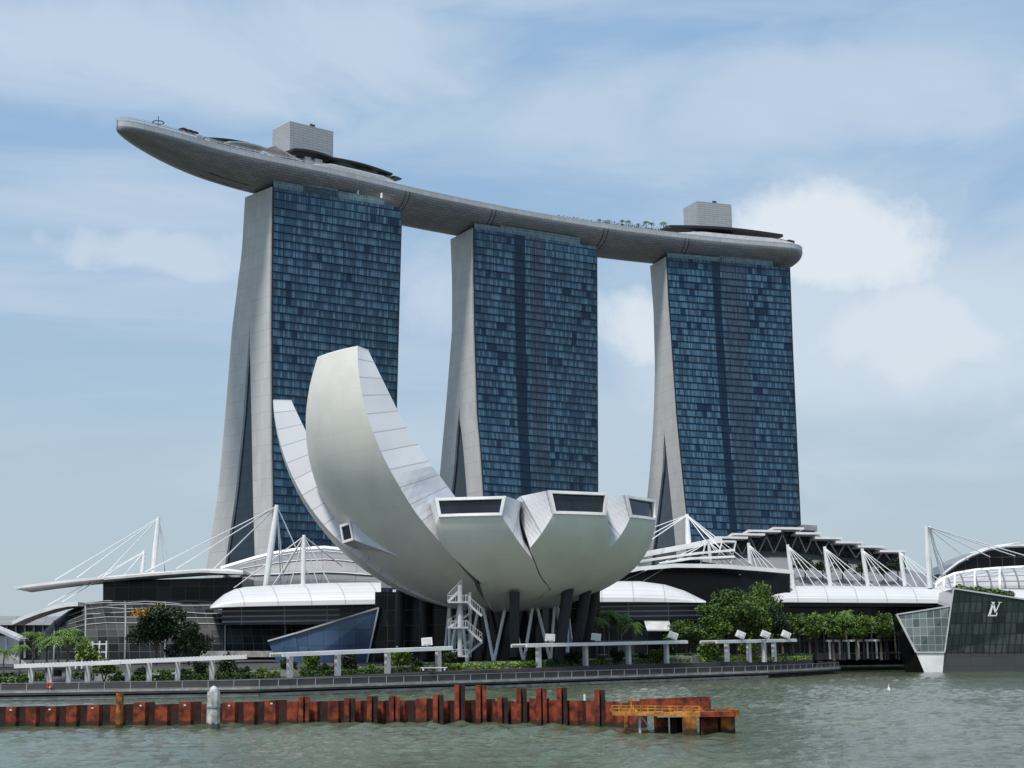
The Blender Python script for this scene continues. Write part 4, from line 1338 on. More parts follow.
mast(689.5, 566, 687, 514, 376, 0.6, [(600, 527 - 15 + 50, 372, 0.12), (606, 571, 360, 0.12), (585, 552, 366, 0.1), (706, 541, 368, 0.1), (720, 548, 368), (735, 560, 378), (752, 572, 378), (775, 583, 378)], 'tall white mast above the wing canopies right of the museum')
mast(711, 566, 708.5, 540.5, 372, 0.42, [(724, 565, 368, 0.1), (740, 575, 368, 0.1), (757, 583, 368, 0.1), (610, 587, 356, 0.1), (625, 592, 352, 0.1)], 'short white mast right of the tall canopy mast')
ms = [(752, 582, 748.5, 543), (793, 586, 787.5, 544.5), (830.5, 586, 824.5, 546.5), (868, 586, 862, 548.5), (905, 586, 900, 551)]
nm = ['first', 'second', 'third', 'fourth', 'last']
for i, (a, b, c, d_) in enumerate(ms):
    cb = [(a + dx_, 587 - dx_ * 0.02, 372, 0.09) for dx_ in (12, 22, 32, 43)] + [(a + 30, 577, 394, 0.08), (a + 16, 578, 394, 0.08)]
    mast(a, b, c, d_, 378, 0.5, cb, '%s from the left of five leaning white masts before the theatre' % nm[i])
mast(930, 588, 926, 525, 372, 0.6, [(946, 570, 384), (968, 560, 396), (990, 557, 396), (1015, 556, 396), (1040, 560, 396), (1060, 566, 396), (950, 587, 374, 0.1), (935, 586, 376, 0.1)], 'tall white mast in front of the far right arched hall')
m_o = [o for o in bpy.data.objects if o.name.startswith('cable_mast')][-1]
m_ = MB(); m_.tube([W(942, 576, 380), W(929, 527, 374)], 0.42, 8); m_.build('back_leg', WHITE, m_o)

# far right arched hall
eh = thing('arched_glass_hall', W(1000, 600, 400), 'dark arched glass hall with pale ribbed vault at the right edge', 'hall')
arch = [(936, 583), (945, 573), (958, 563), (972, 555.5), (988, 549.5), (1005, 546.5), (1024, 546), (1050, 548), (1080, 554), (1110, 566), (1125, 583)]
m_ = MB(); m_.prism([W(x, y, 400) for x, y in arch], (0, 24, 0)); m_.build('arched_glass', GALLERY, eh)
m_ = MB(); m_.tube([W(x, y, 399.5) for x, y in arch], 0.45, 6); m_.build('arch_rim', LGREY, eh)
m_ = MB(); m_.prism([W(938, 650, 386), W(1125, 650, 386), W(1125, 589, 386), W(938, 590, 386)], (0, 30, 0)); m_.build('base_wall', GALLERY, eh)
vo2, vr2 = vault([(936, 590, 586), (944, 590, 579.5), (955, 590, 575), (975, 590, 571.5), (1000, 590, 569.5), (1030, 590, 568), (1070, 590, 568), (1120, 590, 572)], 384, 10, 8, 'ribbed_vault', LATT, eh)
for k in range(8):
    m_ = MB(); m_.tube([r[k] + Vector((0, -0.2, 0.1)) for r in vr2], 0.35, 6); m_.build('rib', WHITE, eh)
m_ = MB(); m_.tube([p + Vector((0, -0.1, 0.2)) for p in vr2[-1]], 0.6, 6); m_.build('ridge', WHITE, eh)
canopy([(988, 551), (1003, 546), (1020, 542), (1040, 540), (1080, 541)], 408, 18, 2.2, 'upper_roof', WHITE2, eh, 0.5)

# ================================================================== CRYSTAL PAVILION ON THE WATER
pv = thing('glass_pavilion', G(960, 673, 0) + Vector((6, 4, 0)), 'faceted dark glass pavilion with a monogram standing in the water', 'pavilion')
Yp = 338
A = {}
a0 = W(953.5, 588.5, Yp - 2); a1 = W(1110, 612, Yp - 6)
b0 = W(944.5, 652.5, Yp - 1); b1 = W(1110, 652.5, Yp - 6)
m_ = MB(); m_.prism([b0, b1, a1, a0], (4, 26, 0)); m_.build('dark_facet', PAVG, pv)
c0 = W(942.5, 673.2, Yp - 1); c1 = W(1110, 674, Yp - 6)
m_ = MB(); m_.prism([c0 + Vector((0, 0.1, -0.6)), c1 + Vector((0, 0.1, -0.6)), b1 + Vector((0, 0.1, -0.05)), b0 + Vector((0, 0.1, -0.05))], (4, 26, 0)); m_.build('plinth', grid_mat('plinth_stone', (0.05, 0.053, 0.052), (0.03, 0.03, 0.03), (4.6, 2.0), (0.08, 0.08), 0.5, rnd=0.15), pv)
g0 = W(896.5, 614.5, Yp + 3); g1 = W(950.5, 606, Yp - 1.6); g2 = W(944.2, 652.3, Yp - 1.2); g3 = W(916, 652.3, Yp - 0.6)
m_ = MB(); m_.prism([g3, g2, g1, g0], (6, 14, 0)); m_.build('pale_facet', PAVG2, pv)
w2 = W(942.2, 673, Yp - 1.2); w3 = W(925.5, 673, Yp - 1.0)
m_ = MB(); m_.prism([w3 + Vector((0, 0, -0.5)), w2 + Vector((0, 0, -0.5)), g2 + Vector((0, -.02, -0.08)), g3 + Vector((0, -.02, -0.08))], (4, 8, 0)); m_.build('white_base', WHITE, pv)
d0 = W(892, 617, Yp + 8); d1 = W(905.5, 672, Yp + 6)
m_ = MB()
m_.face([w3 + Vector((-.03, 0.05, -0.5)), g3 + Vector((-.03, 0.05, 0)), g0 + Vector((-.03, 0.05, 0)), d0, d1]); m_.face([d1, d0, d0 + Vector((8, 12, 0)), d1 + Vector((8, 12, 0))])
m_.build('side_facet', BLACKG, pv)
m_ = MB()
for p, q in ((g0, g1), (g0, g3), (g3, g2), (a0, b0), (a0, a1)):
    m_.bar(p + Vector((0, -0.12, 0)), q + Vector((0, -0.12, 0)), 0.3, 0.3)
m_.build('edge_trim', LGREY, pv)
fin = MB()
for k in range(1, 26):
    p = a0.lerp(a1, k / 26) + Vector((0, -0.14, 0)); q = b0.lerp(b1, k / 26) + Vector((0, -0.14, 0))
    fin.bar(p, q, 0.10, 0.12)
fin.build('mullion', DARKM, pv)
# monogram: slanted L with an overlapping V, serifed
def stroke(mb, pts, wpx):
    for p, q in zip(pts, pts[1:]):
        mb.bar(p, q, wpx, 0.18, (0, -1, 0))
lg = MB()
YL = Yp - 4.1
def LP(x, y):
    return W(x, y, YL - 0.35)
stroke(lg, [LP(992.6, 604.8), LP(989.3, 615.4)], 0.40)
stroke(lg, [LP(987.8, 615.6), LP(996.4, 615.6)], 0.24); stroke(lg, [LP(996.2, 615.7), LP(997.0, 612.6)], 0.18)
stroke(lg, [LP(990.8, 604.8), LP(994.4, 604.8)], 0.15)
stroke(lg, [LP(993.0, 602.6), LP(995.5, 612.4)], 0.42); stroke(lg, [LP(995.5, 612.6), LP(999.8, 602.6)], 0.17)
stroke(lg, [LP(991.4, 602.3), LP(994.8, 602.3)], 0.15); stroke(lg, [LP(998.2, 602.3), LP(1001.6, 602.3)], 0.15)
lg.build('monogram', WHITE, pv)

# ================================================================== PROMENADE FURNITURE
GROUND_BVH = BVHTree.FromPolygons([v.co + bpy.data.objects['ground'].location for v in bpy.data.objects['ground'].data.vertices], [list(p.vertices) for p in bpy.data.objects['ground'].data.polygons])
def gz(x, y):
    h_ = GROUND_BVH.ray_cast(Vector((x, y, 50)), Vector((0, 0, -1)))
    return h_[0].z if h_[0] is not None else 3.0
def pergola(roof, cols_, Yf, label, hgt=None, m=WHITE2, thick=0.55, dep=3.6, cw=0.72):
    mid = W((roof[0][0] + roof[1][0]) / 2, cols_[0][1], Yf((roof[0][0] + roof[1][0]) / 2))
    o = thing('pergola', mid, label, 'pergola', 'white pergolas along the waterfront')
    (xa, ya), (xb, yb) = roof
    A_ = W(xa, ya, Yf(xa) - 0.6); B_ = W(xb, yb, Yf(xb) - 0.6)
    t_ = (B_ - A_); t_.z = 0; t_.normalize(); n_ = Vector((-t_.y, t_.x, 0))
    zt_ = (A_.z + B_.z) / 2
    m_ = MB()
    m_.prism([A_, B_, B_ + n_ * 0.35, A_ + n_ * 0.35], (0, 0, -thick))
    m_.build('beam', WHITE, o)
    m_ = MB()
    m_.prism([A_ + n_ * dep, B_ + n_ * dep, B_ + n_ * (dep + .35), A_ + n_ * (dep + .35)], (0, 0, -thick))
    m_.build('beam', m, o)
    m_ = MB()
    L_ = (B_ - A_).length; n = int(L_ / 0.5)
    for k in range(n + 1):
        p = A_.lerp(B_, k / n) + Vector((0, 0, -0.04)) + n_ * 0.36
        m_.bar(p, p + n_ * (dep - 0.4), 0.22, 0.2)
    m_.build('slat_roof', WHITE, o)
    for (x, y) in cols_:
        p = W(x, y, Yf(x))
        z0 = gz(p.x, p.y) - 0.05
        tp = lerp(A_.z, B_.z, (x - xa) / (xb - xa)) - thick
        for off in (dep * 0.42,):
            q = p + n_ * off
            c_ = MB(); c_.box((q.x, q.y, (z0 + tp) / 2), (cw, cw, tp - z0), math.atan2(t_.y, t_.x)); c_.build('column', WHITE2 if m is WHITE2 else m, o)
    return o
PY = lambda x: edgeY(x) + 8.5
pergola([(14, 664.5), (120, 660.5)], [(28, 685), (47, 685), (66, 685), (85, 685)], PY, 'white slatted pergola, leftmost along the promenade')
pergola([(112, 660.5), (246, 655)], [(126.5, 683), (148, 683), (176.5, 682), (211, 682)], PY, 'white slatted pergola, second from the left along the promenade')
pergola([(283, 653), (453, 646.5)], [(295, 678), (343, 676), (393, 674), (444, 672)], PY, 'white slatted pergola in front of the blue glass entrance')
pergola([(527, 644), (688, 640.5)], [(545, 670), (592, 668), (635, 666), (673, 664)], PY, 'white slatted pergola in front of the museum columns')
pergola([(717, 640.5), (797, 639)], [(734, 664), (756, 664), (771, 663), (781, 663)], PY, 'short white pergola with three floodlights at the promenade tip')
pergola([(828, 640), (880, 639.5)], [(831, 654), (841, 654), (850, 654), (860, 654), (869, 654), (878, 654)], lambda x: 356, 'small white open frame left of the glass pavilion', m=WHITE, thick=0.4, dep=3.0, cw=0.4)

def floodlight(px, py, label, tl, Yx):
    Y = Yx
    c_ = W(px, py, Y)
    o = thing('floodlight', c_ - Vector((0, 0, 1.0)), label, 'floodlight', 'white floodlights on the pergolas')
    rot = Matrix.Rotation(R(tl), 4, 'Y')
    m_ = MB()
    P8 = [c_ + rot @ Vector((x, y, z)) for z in (-0.62, 0.62) for y in (-0.6, 0.6) for x in (-0.85, 0.85)]
    for f in ((0, 2, 3, 1), (4, 5, 7, 6), (0, 1, 5, 4), (2, 6, 7, 3), (0, 4, 6, 2), (1, 3, 7, 5)):
        m_.face([P8[k] for k in f])
    m_.build('housing', WHITE, o)
    m_ = MB(); m_.prism([c_ + rot @ Vector(v) for v in ((-0.6, -0.63, -0.42), (0.6, -0.63, -0.42), (0.6, -0.63, 0.42), (-0.6, -0.63, 0.42))], (0, -0.06, 0)); m_.build('lens', WHITE2, o)
    m_ = MB(); m_.tube([c_ + Vector((0, 0, -0.5)), c_ + Vector((0, 0, -1.3))], 0.16, 8); m_.build('bracket', LGREY, o)
for px, py, lb2, tl in ((427, 641.5, 'white floodlight on the pergola before the blue glass entrance', -4), (550, 637.5, 'white floodlight, leftmost on the pergola before the museum columns', 4), (596, 637, 'white floodlight, middle of the pergola before the museum columns', 8), (673, 635.5, 'white floodlight, rightmost on the pergola before the museum columns', 22),
        (740.5, 634.5, 'white floodlight, leftmost of three on the promenade tip pergola', 24), (765.5, 634.5, 'white floodlight, middle of three on the promenade tip pergola', 24), (786, 634.5, 'white floodlight, rightmost of three on the promenade tip pergola', 26)):
    floodlight(px, py, lb2, tl, PY(px) + 1.2)

# railing along the deck edge
rg = thing('promenade_railing', Vector((ep[6].x, ep[6].y, DZ)), 'long grey baluster railing along the promenade edge', 'railing')
path = offs(ep, 0.35)[0:14]
rail = MB(); bal = MB()
BALM = mat('baluster_grey', (0.055, 0.057, 0.06), 0.6)
for a, b in zip(path, path[1:]):
    L_ = (b - a).length
    rail.bar((a.x, a.y, DZ + 1.12), (b.x, b.y, DZ + 1.12), 0.12, 0.09); rail.bar((a.x, a.y, DZ + 0.18), (b.x, b.y, DZ + 0.18), 0.06, 0.06)
    n = max(1, int(L_ / 3.1))
    for k in range(n):
        p = a.lerp(b, k / n); post = MB(); post.bar((p.x, p.y, DZ), (p.x, p.y, DZ + 1.18), 0.13, 0.13); post.build('post', GREYM, rg)
    n = int(L_ / 0.16)
    for k in range(n):
        p = a.lerp(b, k / n)
        q = [Vector((p.x, p.y, DZ + 0.2)), Vector((p.x, p.y, DZ + 1.10))]; t_ = (b - a).normalized() * 0.045
        bal.face([q[0] - t_, q[0] + t_, q[1] + t_, q[1] - t_])
rail.build('handrail', GREYM, rg)
bo = bal.build('baluster', BALM, rg); bo['kind'] = 'stuff'

# red lifebuoy, kiosk, benches
lbx = W(50, 687, edgeY(50) + 0.2)
lbu = thing('lifebuoy', lbx, 'small red lifebuoy hanging on the promenade railing, at left', 'lifebuoy')
m_ = MB(); m_.tube([lbx + Vector((0.36 * math.cos(k * math.pi / 8), -0.1, 0.2 + 0.36 * math.sin(k * math.pi / 8))) for k in range(17)], 0.12, 7, False); m_.build('ring', mat('red_foam', (0.55, 0.04, 0.03), 0.6), lbu)
m_ = MB(); m_.bar(lbx + Vector((0, 0, -1.0)), lbx + Vector((0, 0, 0.9)), 0.12, 0.12); m_.build('holder', WHITE, lbu)
kp = W(55, 683, 231); kz = gz(kp.x, kp.y)
ks = thing('kiosk', (kp.x, kp.y, kz), 'small grey kiosk with dark counter opening under the leftmost pergola', 'kiosk')
m_ = MB(); m_.box((kp.x, kp.y + 1, kz + 1.15), (3.0, 2.0, 2.3)); m_.build('body', GREYM, ks)
m_ = MB(); m_.box((kp.x, kp.y - 0.03, kz + 1.5), (1.9, 0.08, 0.8)); m_.build('counter_opening', BLACKG, ks)
m_ = MB(); m_.box((kp.x, kp.y + 0.9, kz + 2.4), (3.3, 2.5, 0.16)); m_.build('roof', LGREY, ks)
# white lattice frame (shade structure) behind the left pergola
for i, (x0, x1) in enumerate(((76, 88), (92, 106))):
    p0 = W(x0, 662, 290); p1 = W(x1, 662, 290)
    o = thing('lattice_frame', (p0 + p1) / 2, 'white square lattice frame behind the left pergolas, the %s one' % ('left' if i == 0 else 'right'), 'frame', 'white lattice frames')
    for f in (0, 0.5, 1):
        m_ = MB(); q = p0.lerp(p1, f); m_.bar((q.x, q.y, 3.6), (q.x, q.y, W(x0, 641, 290).z), 0.25, 0.25); m_.build('post', WHITE, o)
    for y in (644, 652):
        m_ = MB(); m_.bar(W(x0 - 1, y, 290), W(x1 + 1, y, 290), 0.22, 0.22); m_.build('rail', WHITE, o)
# bright bench slab
bp_ = W(434, 672, edgeY(434) + 6.3)
m_ = MB(); z_ = DZ
bn = thing('bench', (bp_.x, bp_.y, gz(bp_.x, bp_.y)), 'low white bench on the promenade under the floodlit pergola', 'bench')
z_ = gz(bp_.x, bp_.y)
m_.box((bp_.x, bp_.y, z_ + 0.42), (4.2, 0.6, 0.12)); m_.build('seat', WHITE, bn)
for dx_ in (-1.7, 1.7):
    m_ = MB(); m_.box((bp_.x + dx_, bp_.y, z_ + 0.18), (0.25, 0.5, 0.36)); m_.build('leg', WHITE, bn)

# ================================================================== VEGETATION
def leaf_cloud(mb, centers, n, size, flat=0.0):
    """n leaf clumps spread through ellipsoids (c, rx, ry, rz)"""
    tot = sum(c[1] * c[2] * c[3] for c in centers)
    for c, rx, ry, rz in centers:
        k_ = max(20, int(n * rx * ry * rz / tot))
        for _ in range(k_):
            while True:
                v = Vector((random.uniform(-1, 1), random.uniform(-1, 1), random.uniform(-1, 1)))
                if 0.35 < v.length < 1:
                    break
            v *= 0.80 + 0.30 * random.random()
            p = Vector(c) + Vector((v.x * rx, v.y * ry, v.z * rz))
            s_ = size * random.uniform(0.55, 1.35)
            a = Vector((random.gauss(0, 1), random.gauss(0, 1), random.gauss(0, 0.6))).normalized()
            b = a.cross(Vector((random.gauss(0, 1), random.gauss(0, 1), random.gauss(0, 1)))).normalized()
            mb.face([p - a * s_, p - b * s_ * 0.55, p + a * s_, p + b * s_ * 0.55])
def make_broadleaf(h, cw, lm, seed, n=1500, leaf=0.45, blossom=False, trunk_h=0.35):
    random.seed(seed)
    root = thing('broadleaf_tree', (0, 0, 0), 'x', 'tree')
    cs = []
    m_ = MB()
    th_ = h * trunk_h
    m_.tube([(0, 0, -0.3), (0.1, 0, th_ * 0.6), (0, 0.1, th_ * 1.2), (0.05, 0, h * 0.72)], [h * 0.032, h * 0.025, h * 0.02, h * 0.008], 8)
    for k in range(9):
        g = k * 2.4 + random.random()
        rr = cw * random.uniform(0.18, 0.36); zz = lerp(th_ * 1.1, h * 0.88, random.random())
        c = (rr * math.cos(g), rr * math.sin(g), zz)
        r_ = cw * random.uniform(0.15, 0.24)
        cs.append((c, r_, r_, r_ * 0.75))
        m_.tube([(0, 0, th_ * random.uniform(0.7, 1.1)), (c[0] * 0.5, c[1] * 0.5, lerp(th_, zz, 0.6)), c], [h * 0.012, h * 0.009, 0.04], 6)
    cs.append(((0, 0, h * 0.82), cw * 0.22, cw * 0.22, h * 0.15))
    cs.append(((0, 0, h * 0.6), cw * 0.32, cw * 0.32, h * 0.2))
    m_.build('trunk', BARK, root)
    l_ = MB(); leaf_cloud(l_, cs, n, leaf); l_.build('crown', lm, root)
    if blossom:
        b_ = MB(); leaf_cloud(b_, [((-cw * 0.20, -cw * 0.24, h * 0.86), cw * 0.21, cw * 0.18, h * 0.09), ((cw * 0.02, -cw * 0.15, h * 0.97), cw * 0.13, cw * 0.1, h * 0.05)], 300, leaf * 0.8); b_.build('blossom', LEAF_O, root)
    return root
def make_palm(h, seed, fl=2.6, nf=18):
    random.seed(seed)
    root = thing('palm_tree', (0, 0, 0), 'x', 'palm')
    m_ = MB(); m_.tube([(0, 0, -0.2), (0.08, 0, h * 0.5), (0.0, 0.05, h)], [0.22, 0.16, 0.14], 8); m_.build('trunk', PALMBARK, root)
    l_ = MB()
    for k in range(nf):
        g = k * 2.399; el = random.uniform(-0.1, 1.1)
        d_ = Vector((math.cos(g), math.sin(g), 0)); sd_ = Vector((-math.sin(g), math.cos(g), 0))
        L_ = fl * random.uniform(0.8, 1.1); prev = None
        for i in range(9):
            f = i / 8
            p = Vector((0, 0, h)) + d_ * (L_ * f * math.cos(el * 0.6)) + Vector((0, 0, L_ * (math.sin(el) * f - 0.95 * f * f)))
            if prev is not None:
                for sg in (-1, 1):
                    w = 0.75 * math.sin(math.pi * (0.12 + 0.86 * f)) + 0.12
                    q0 = prev.lerp(p, 0.1); q1 = prev.lerp(p, 0.75)
                    tip = p + sd_ * sg * w + d_ * 0.18 - Vector((0, 0, w * 0.5))
                    l_.face([q0, q1, tip])
            prev = p
    l_.build('fronds', LEAF_P, root)
    return root
def make_bush(w, h, lm, seed, n=420, leaf=0.26):
    random.seed(seed)
    root = thing('bush', (0, 0, 0), 'x', 'bush')
    m_ = MB()
    for k in range(4):
        g = k * 1.6; m_.tube([(0, 0, -0.1), (w * 0.25 * math.cos(g), w * 0.25 * math.sin(g), h * 0.6)], [0.07, 0.03], 5)
    m_.build('stem', BARK, root)
    cs = []
    for k in range(5):
        g = k * 1.3 + random.random()
        cs.append(((w * 0.25 * math.cos(g), w * 0.25 * math.sin(g), h * random.uniform(0.35, 0.75)), w * 0.27, w * 0.27, h * 0.3))
    l_ = MB(); leaf_cloud(l_, cs, n, leaf); l_.build('foliage', lm, root)
    return root
PROTO = {}
def plant(key, maker, px, py, Y, H, label, cat, group, name=None, rz=None, sx=1.0, base_h=None):
    first = key not in PROTO
    if first:
        PROTO[key] = (maker(), base_h)
        o = PROTO[key][0]
    else:
        o = copy_tree(PROTO[key][0])
    p = W(px, py, Y)
    z0 = gz(p.x, p.y)
    o.location = (p.x, p.y, z0)
    s_ = H / PROTO[key][1]
    o.scale = (s_ * sx, s_ * sx, s_)
    o.rotation_euler.z = rz if rz is not None else random.uniform(0, 6.28)
    tag(o, label, cat, group)
    if name:
        o.name = name
    return o
def top_h(px, py_top, Y):
    p = W(px, py_top, Y)
    return p.z - gz(p.x, p.y)

# left group
plant('flower', lambda: make_broadleaf(10, 10.5, LEAF_D, 5, 4200, 0.3, True, 0.3), 156, 655, 300, top_h(156, 604, 300), 'dark round tree with orange blossom on top, at left', 'tree', 'trees left of the museum', rz=0.0, base_h=10, sx=0.92)
plant('dark', lambda: make_broadleaf(10, 11, LEAF_D, 8, 4000, 0.3, False, 0.22), 189, 655, 301, top_h(189, 620, 301), 'low dark tree just right of the orange blossomed tree', 'tree', 'trees left of the museum', base_h=10, sx=1.05)
palms_l = [(20, 645, 275), (33, 632, 280), (47, 637, 278), (58, 636, 276), (67, 629, 280), (79, 637, 285), (4, 650, 270)]
palms_l.sort()
for i, (x, yt, Y) in enumerate(palms_l):
    plant('palm', lambda: make_palm(6.0, 3, 2.8, 30), x, 660, Y, (top_h(x, yt, Y)) * 0.93, 'green palm left of the orange blossomed tree, %s palm from the left edge' % ORD[i], 'palm', 'palms at the left', base_h=6.0, sx=1.15)
plant('lime', lambda: make_broadleaf(6, 6, LEAF_L, 21, 900, 0.3, False, 0.4), 87, 660, 270, top_h(87, 641, 270), 'small yellow green tree right of the left palms', 'tree', 'trees left of the museum', base_h=6)
# right of the museum
for i, (x, yt, Y) in enumerate([(597, 617, 300), (609, 610, 303), (622, 613, 306), (634, 622, 310)]):
    plant('palm2', lambda: make_palm(8.0, 14, 3.2, 34), x, 655, Y, top_h(x, yt, Y) * 0.93, 'palm right of the dark museum columns, %s of four from the left' % ORD[i], 'palm', 'palms right of the museum', base_h=8.0)
bt = [(686, 617, 318, 1.35, 'mid', 'rounded dense green tree, lowest of the clump right of the museum'),
      (714, 600, 322, 1.05, 'mid2', 'bright green tree in the middle of the clump before the wing canopies'),
      (737, 583, 326, 0.95, 'mid', 'tallest bright green tree of the clump before the wing canopies'),
      (755, 590, 330, 0.8, 'mid2', 'tall leafy tree right of the tallest in the clump'),
      (767, 576, 338, 0.55, 'mid', 'slim dark tree rising above the white arcade roof at its left end'),
      (778, 600, 332, 0.7, 'dark2', 'dark tree at the right end of the clump by the arcade')]
for x, yt, Y, sx, key, lab in bt:
    plant(key, (lambda: make_broadleaf(10, 9.5, LEAF_M, 31, 4200, 0.26, False, 0.25)) if key == 'mid' else ((lambda: make_broadleaf(10, 9.0, LEAF_M, 44, 4200, 0.25, False, 0.25)) if key == 'mid2' else (lambda: make_broadleaf(10, 9.0, LEAF_D, 52, 4000, 0.26, False, 0.25))), x, 655, Y, top_h(x, yt, Y) * 0.97, lab, 'tree', 'trees right of the museum', base_h=10, sx=sx)
xs_ = list(range(785, 906, 8))
for i, x in enumerate(xs_):
    Y = 352 + (i % 3) * 3
    yt = 612 + random.uniform(-3, 4)
    lab = 'slim tree in the row before the arcade, %s from the left' % ORD[i]
    k = ('row', 'row2', 'palmrow')[(i * 7) % 3]
    mk = {'row': lambda: make_broadleaf(9, 4.6, LEAF_M, 61, 1300, 0.22, False, 0.5), 'row2': lambda: make_broadleaf(9, 4.4, LEAF_L, 67, 1100, 0.22, False, 0.5), 'palmrow': lambda: make_palm(8.4, 71, 2.6, 20)}[k]
    plant(k, mk, x + random.uniform(-2, 2), 655, Y, top_h(x, yt, Y), lab, 'tree', 'row of slim trees before the arcade', base_h=9)
# terrace trees on the theatre slope
tt = [(805, 556, 579), (823, 560, 579), (843, 558, 579), (862, 562, 580), (884, 563, 581), (898, 557, 580)]
for i, (x, yt, yb) in enumerate(tt):
    Y = 389.5
    p = W(x, yb, Y)
    key = 'ter'
    if key not in PROTO:
        PROTO[key] = (make_broadleaf(6, 5.6, LEAF_D, 81, 700, 0.3, False, 0.35), 6)
        o = PROTO[key][0]
    else:
        o = copy_tree(PROTO[key][0])
    hh = W(x, yt, Y).z - p.z
    o.location = p; s_ = hh / 6; o.scale = (s_ * 1.25, s_ * 1.25, s_); o.rotation_euler.z = i * 1.3
    tag(o, 'small dark tree on the theatre roof terrace, %s of six from the left' % ORD[i], 'tree', 'trees on the theatre terrace')
# roof deck trees
for i, (s0, k_, hh) in enumerate([(s_at(x), -0.8, h_) for x, h_ in ((602, 2.8), (611, 3.0), (625, 4.0), (631, 4.2), (641, 3.4), (649, 5.0), (654, 4.6), (666, 5.6), (670, 4.2))]):
    if 'deckpalm' not in PROTO:
        PROTO['deckpalm'] = (make_palm(4.5, 91, 2.4, 16), 5.0); o = PROTO['deckpalm'][0]
    else:
        o = copy_tree(PROTO['deckpalm'][0])
    o.location = deckpt(s0, k_, ZR - 0.15); sc = hh / 5.0; o.scale = (sc, sc, sc); o.rotation_euler.z = i * 0.9
    pass
dp = sorted([o for o in bpy.data.objects if o.parent is None and o.name.startswith('palm_tree') and o.location.z > 100], key=lambda o: o.location.x)
for i, o in enumerate(dp):
    tag(o, 'palm on the roof deck between the middle and right towers, %s from the left' % ORD[i], 'palm', 'palms on the roof deck')

for i, (xa, xb) in enumerate(((560, 600), (600, 622), (622, 648), (648, 676))):
    mb = MB(); random.seed(300 + i)
    for x in range(xa, xb, 2):
        for _ in range(46):
            q = deckpt(s_at(x + random.random() * 2), random.uniform(-0.9, -0.7), ZR + 2.3 * random.random() ** 1.3 * (0.5 + 0.5 * math.sin(x * 0.9) ** 2) * (0.55 if i == 0 else 1.0) + 0.1)
            z_ = random.uniform(0.18, 0.4)
            a = Vector((random.gauss(0, 1), random.gauss(0, 1), random.gauss(0, 1))).normalized(); b = a.orthogonal().normalized()
            mb.face([q - a * z_, q - b * z_ * 0.6, q + a * z_, q + b * z_ * 0.6])
    tag(mb.build('hedge', LEAF_D), 'low planting along the roof deck rim, %s patch left of the right lift core' % ORD[i], 'hedge', 'planting on the roof deck')
# bushes near the pergolas
bs = [(104, 658, 13, 'light', 'yellow green bush between the first and second pergola from the left'),
      (200, 662, 8, 'dark', 'dark bush under the second pergola from the left, before its right end'),
      (227, 656, 10, 'dark', 'dark bush right of the second pergola from the left'),
      (311, 650, 9, 'light', 'bush beside the left column of the pergola before the blue glass'),
      (349, 651, 9, 'dark', 'bush beside the second column of the pergola before the blue glass'),
      (400, 648, 13, 'light', 'wide bush beside the third column of the pergola before the blue glass'),
      (450, 650, 9, 'dark', 'bush at the right end of the pergola before the blue glass'),
      (533, 652, 8, 'dark', 'bush at the left end of the pergola before the museum columns'),
      (572, 652, 11, 'dark', 'dark bush under the left half of the pergola before the museum columns'),
      (618, 650, 8, 'dark', 'dark bush under the middle of the pergola before the museum columns'),
      (658, 649, 10, 'light', 'bush under the right half of the pergola before the museum columns'),
      (711, 640, 13, 'mid', 'round green bush between the last two long pergolas'),
      (750, 640, 10, 'light', 'bush under the promenade tip pergola')]
for i, (x, yt, wpx, kind, lab) in enumerate(bs):
    Y = PY(x) + 6
    hh = top_h(x, yt, Y)
    key = 'b' + kind
    lm = {'light': LEAF_L, 'dark': LEAF_D, 'mid': LEAF_M}[kind]
    plant(key, lambda: make_bush(3.0, 3.4, lm, 100 + i, 900, 0.2), x, 680, Y, max(hh, 1.2) * 1.15, lab, 'bush', 'bushes along the pergolas', base_h=3.4, sx=max(0.6, (wpx * 1.75 * Y / F / 3.0) / (max(hh, 1.2) / 3.4)))
# clipped hedges: low green strips on the terrace
def hedge(x0, x1, dY, h, d_, label, lm):
    mb = MB()
    n = max(4, int((x1 - x0) / 6))
    random.seed(int(x0 + dY))
    for k in range(n):
        x = lerp(x0, x1, (k + 0.5) / n); Y = edgeY(x) + dY
        p = W(x, 670, Y); z0 = gz(p.x, p.y)
        L_ = (x1 - x0) / n * Y / F
        for _ in range(90):
            q = Vector((p.x + random.uniform(-L_ / 2, L_ / 2) * 1.1, p.y + random.uniform(-d_ / 2, d_ / 2), z0 + h * random.random() ** 0.6))
            s_ = random.uniform(0.12, 0.3)
            a = Vector((random.gauss(0, 1), random.gauss(0, 1), random.gauss(0, 1))).normalized(); b = a.orthogonal().normalized()
            mb.face([q - a * s_, q - b * s_ * 0.6, q + a * s_, q + b * s_ * 0.6])
    o = mb.build('hedge', lm)
    tag(o, label, 'hedge', 'hedges on the terraces')
hedge(-60, 30, 10, 1.1, 2.0, 'low light green hedge at the left end of the promenade', LEAF_M)
hedge(110, 280, 12, 0.9, 2.2, 'long low hedge behind the second pergola from the left', LEAF_M)
hedge(215, 300, 22, 1.0, 2.4, 'low hedge left of the blue glass entrance', LEAF_L)
hedge(300, 460, 13, 0.8, 2.0, 'low hedge behind the pergola before the blue glass', LEAF_M)
hedge(445, 545, 12, 1.1, 2.4, 'low hedge below the open stair', LEAF_L)
hedge(520, 690, 15, 0.9, 2.0, 'low hedge behind the pergola before the museum columns', LEAF_M)
hedge(640, 720, 22, 1.3, 2.4, 'light hedge below the tree clump right of the museum', LEAF_L)
hedge(700, 812, 14, 0.9, 2.0, 'low hedge behind the promenade tip pergola', LEAF_L)
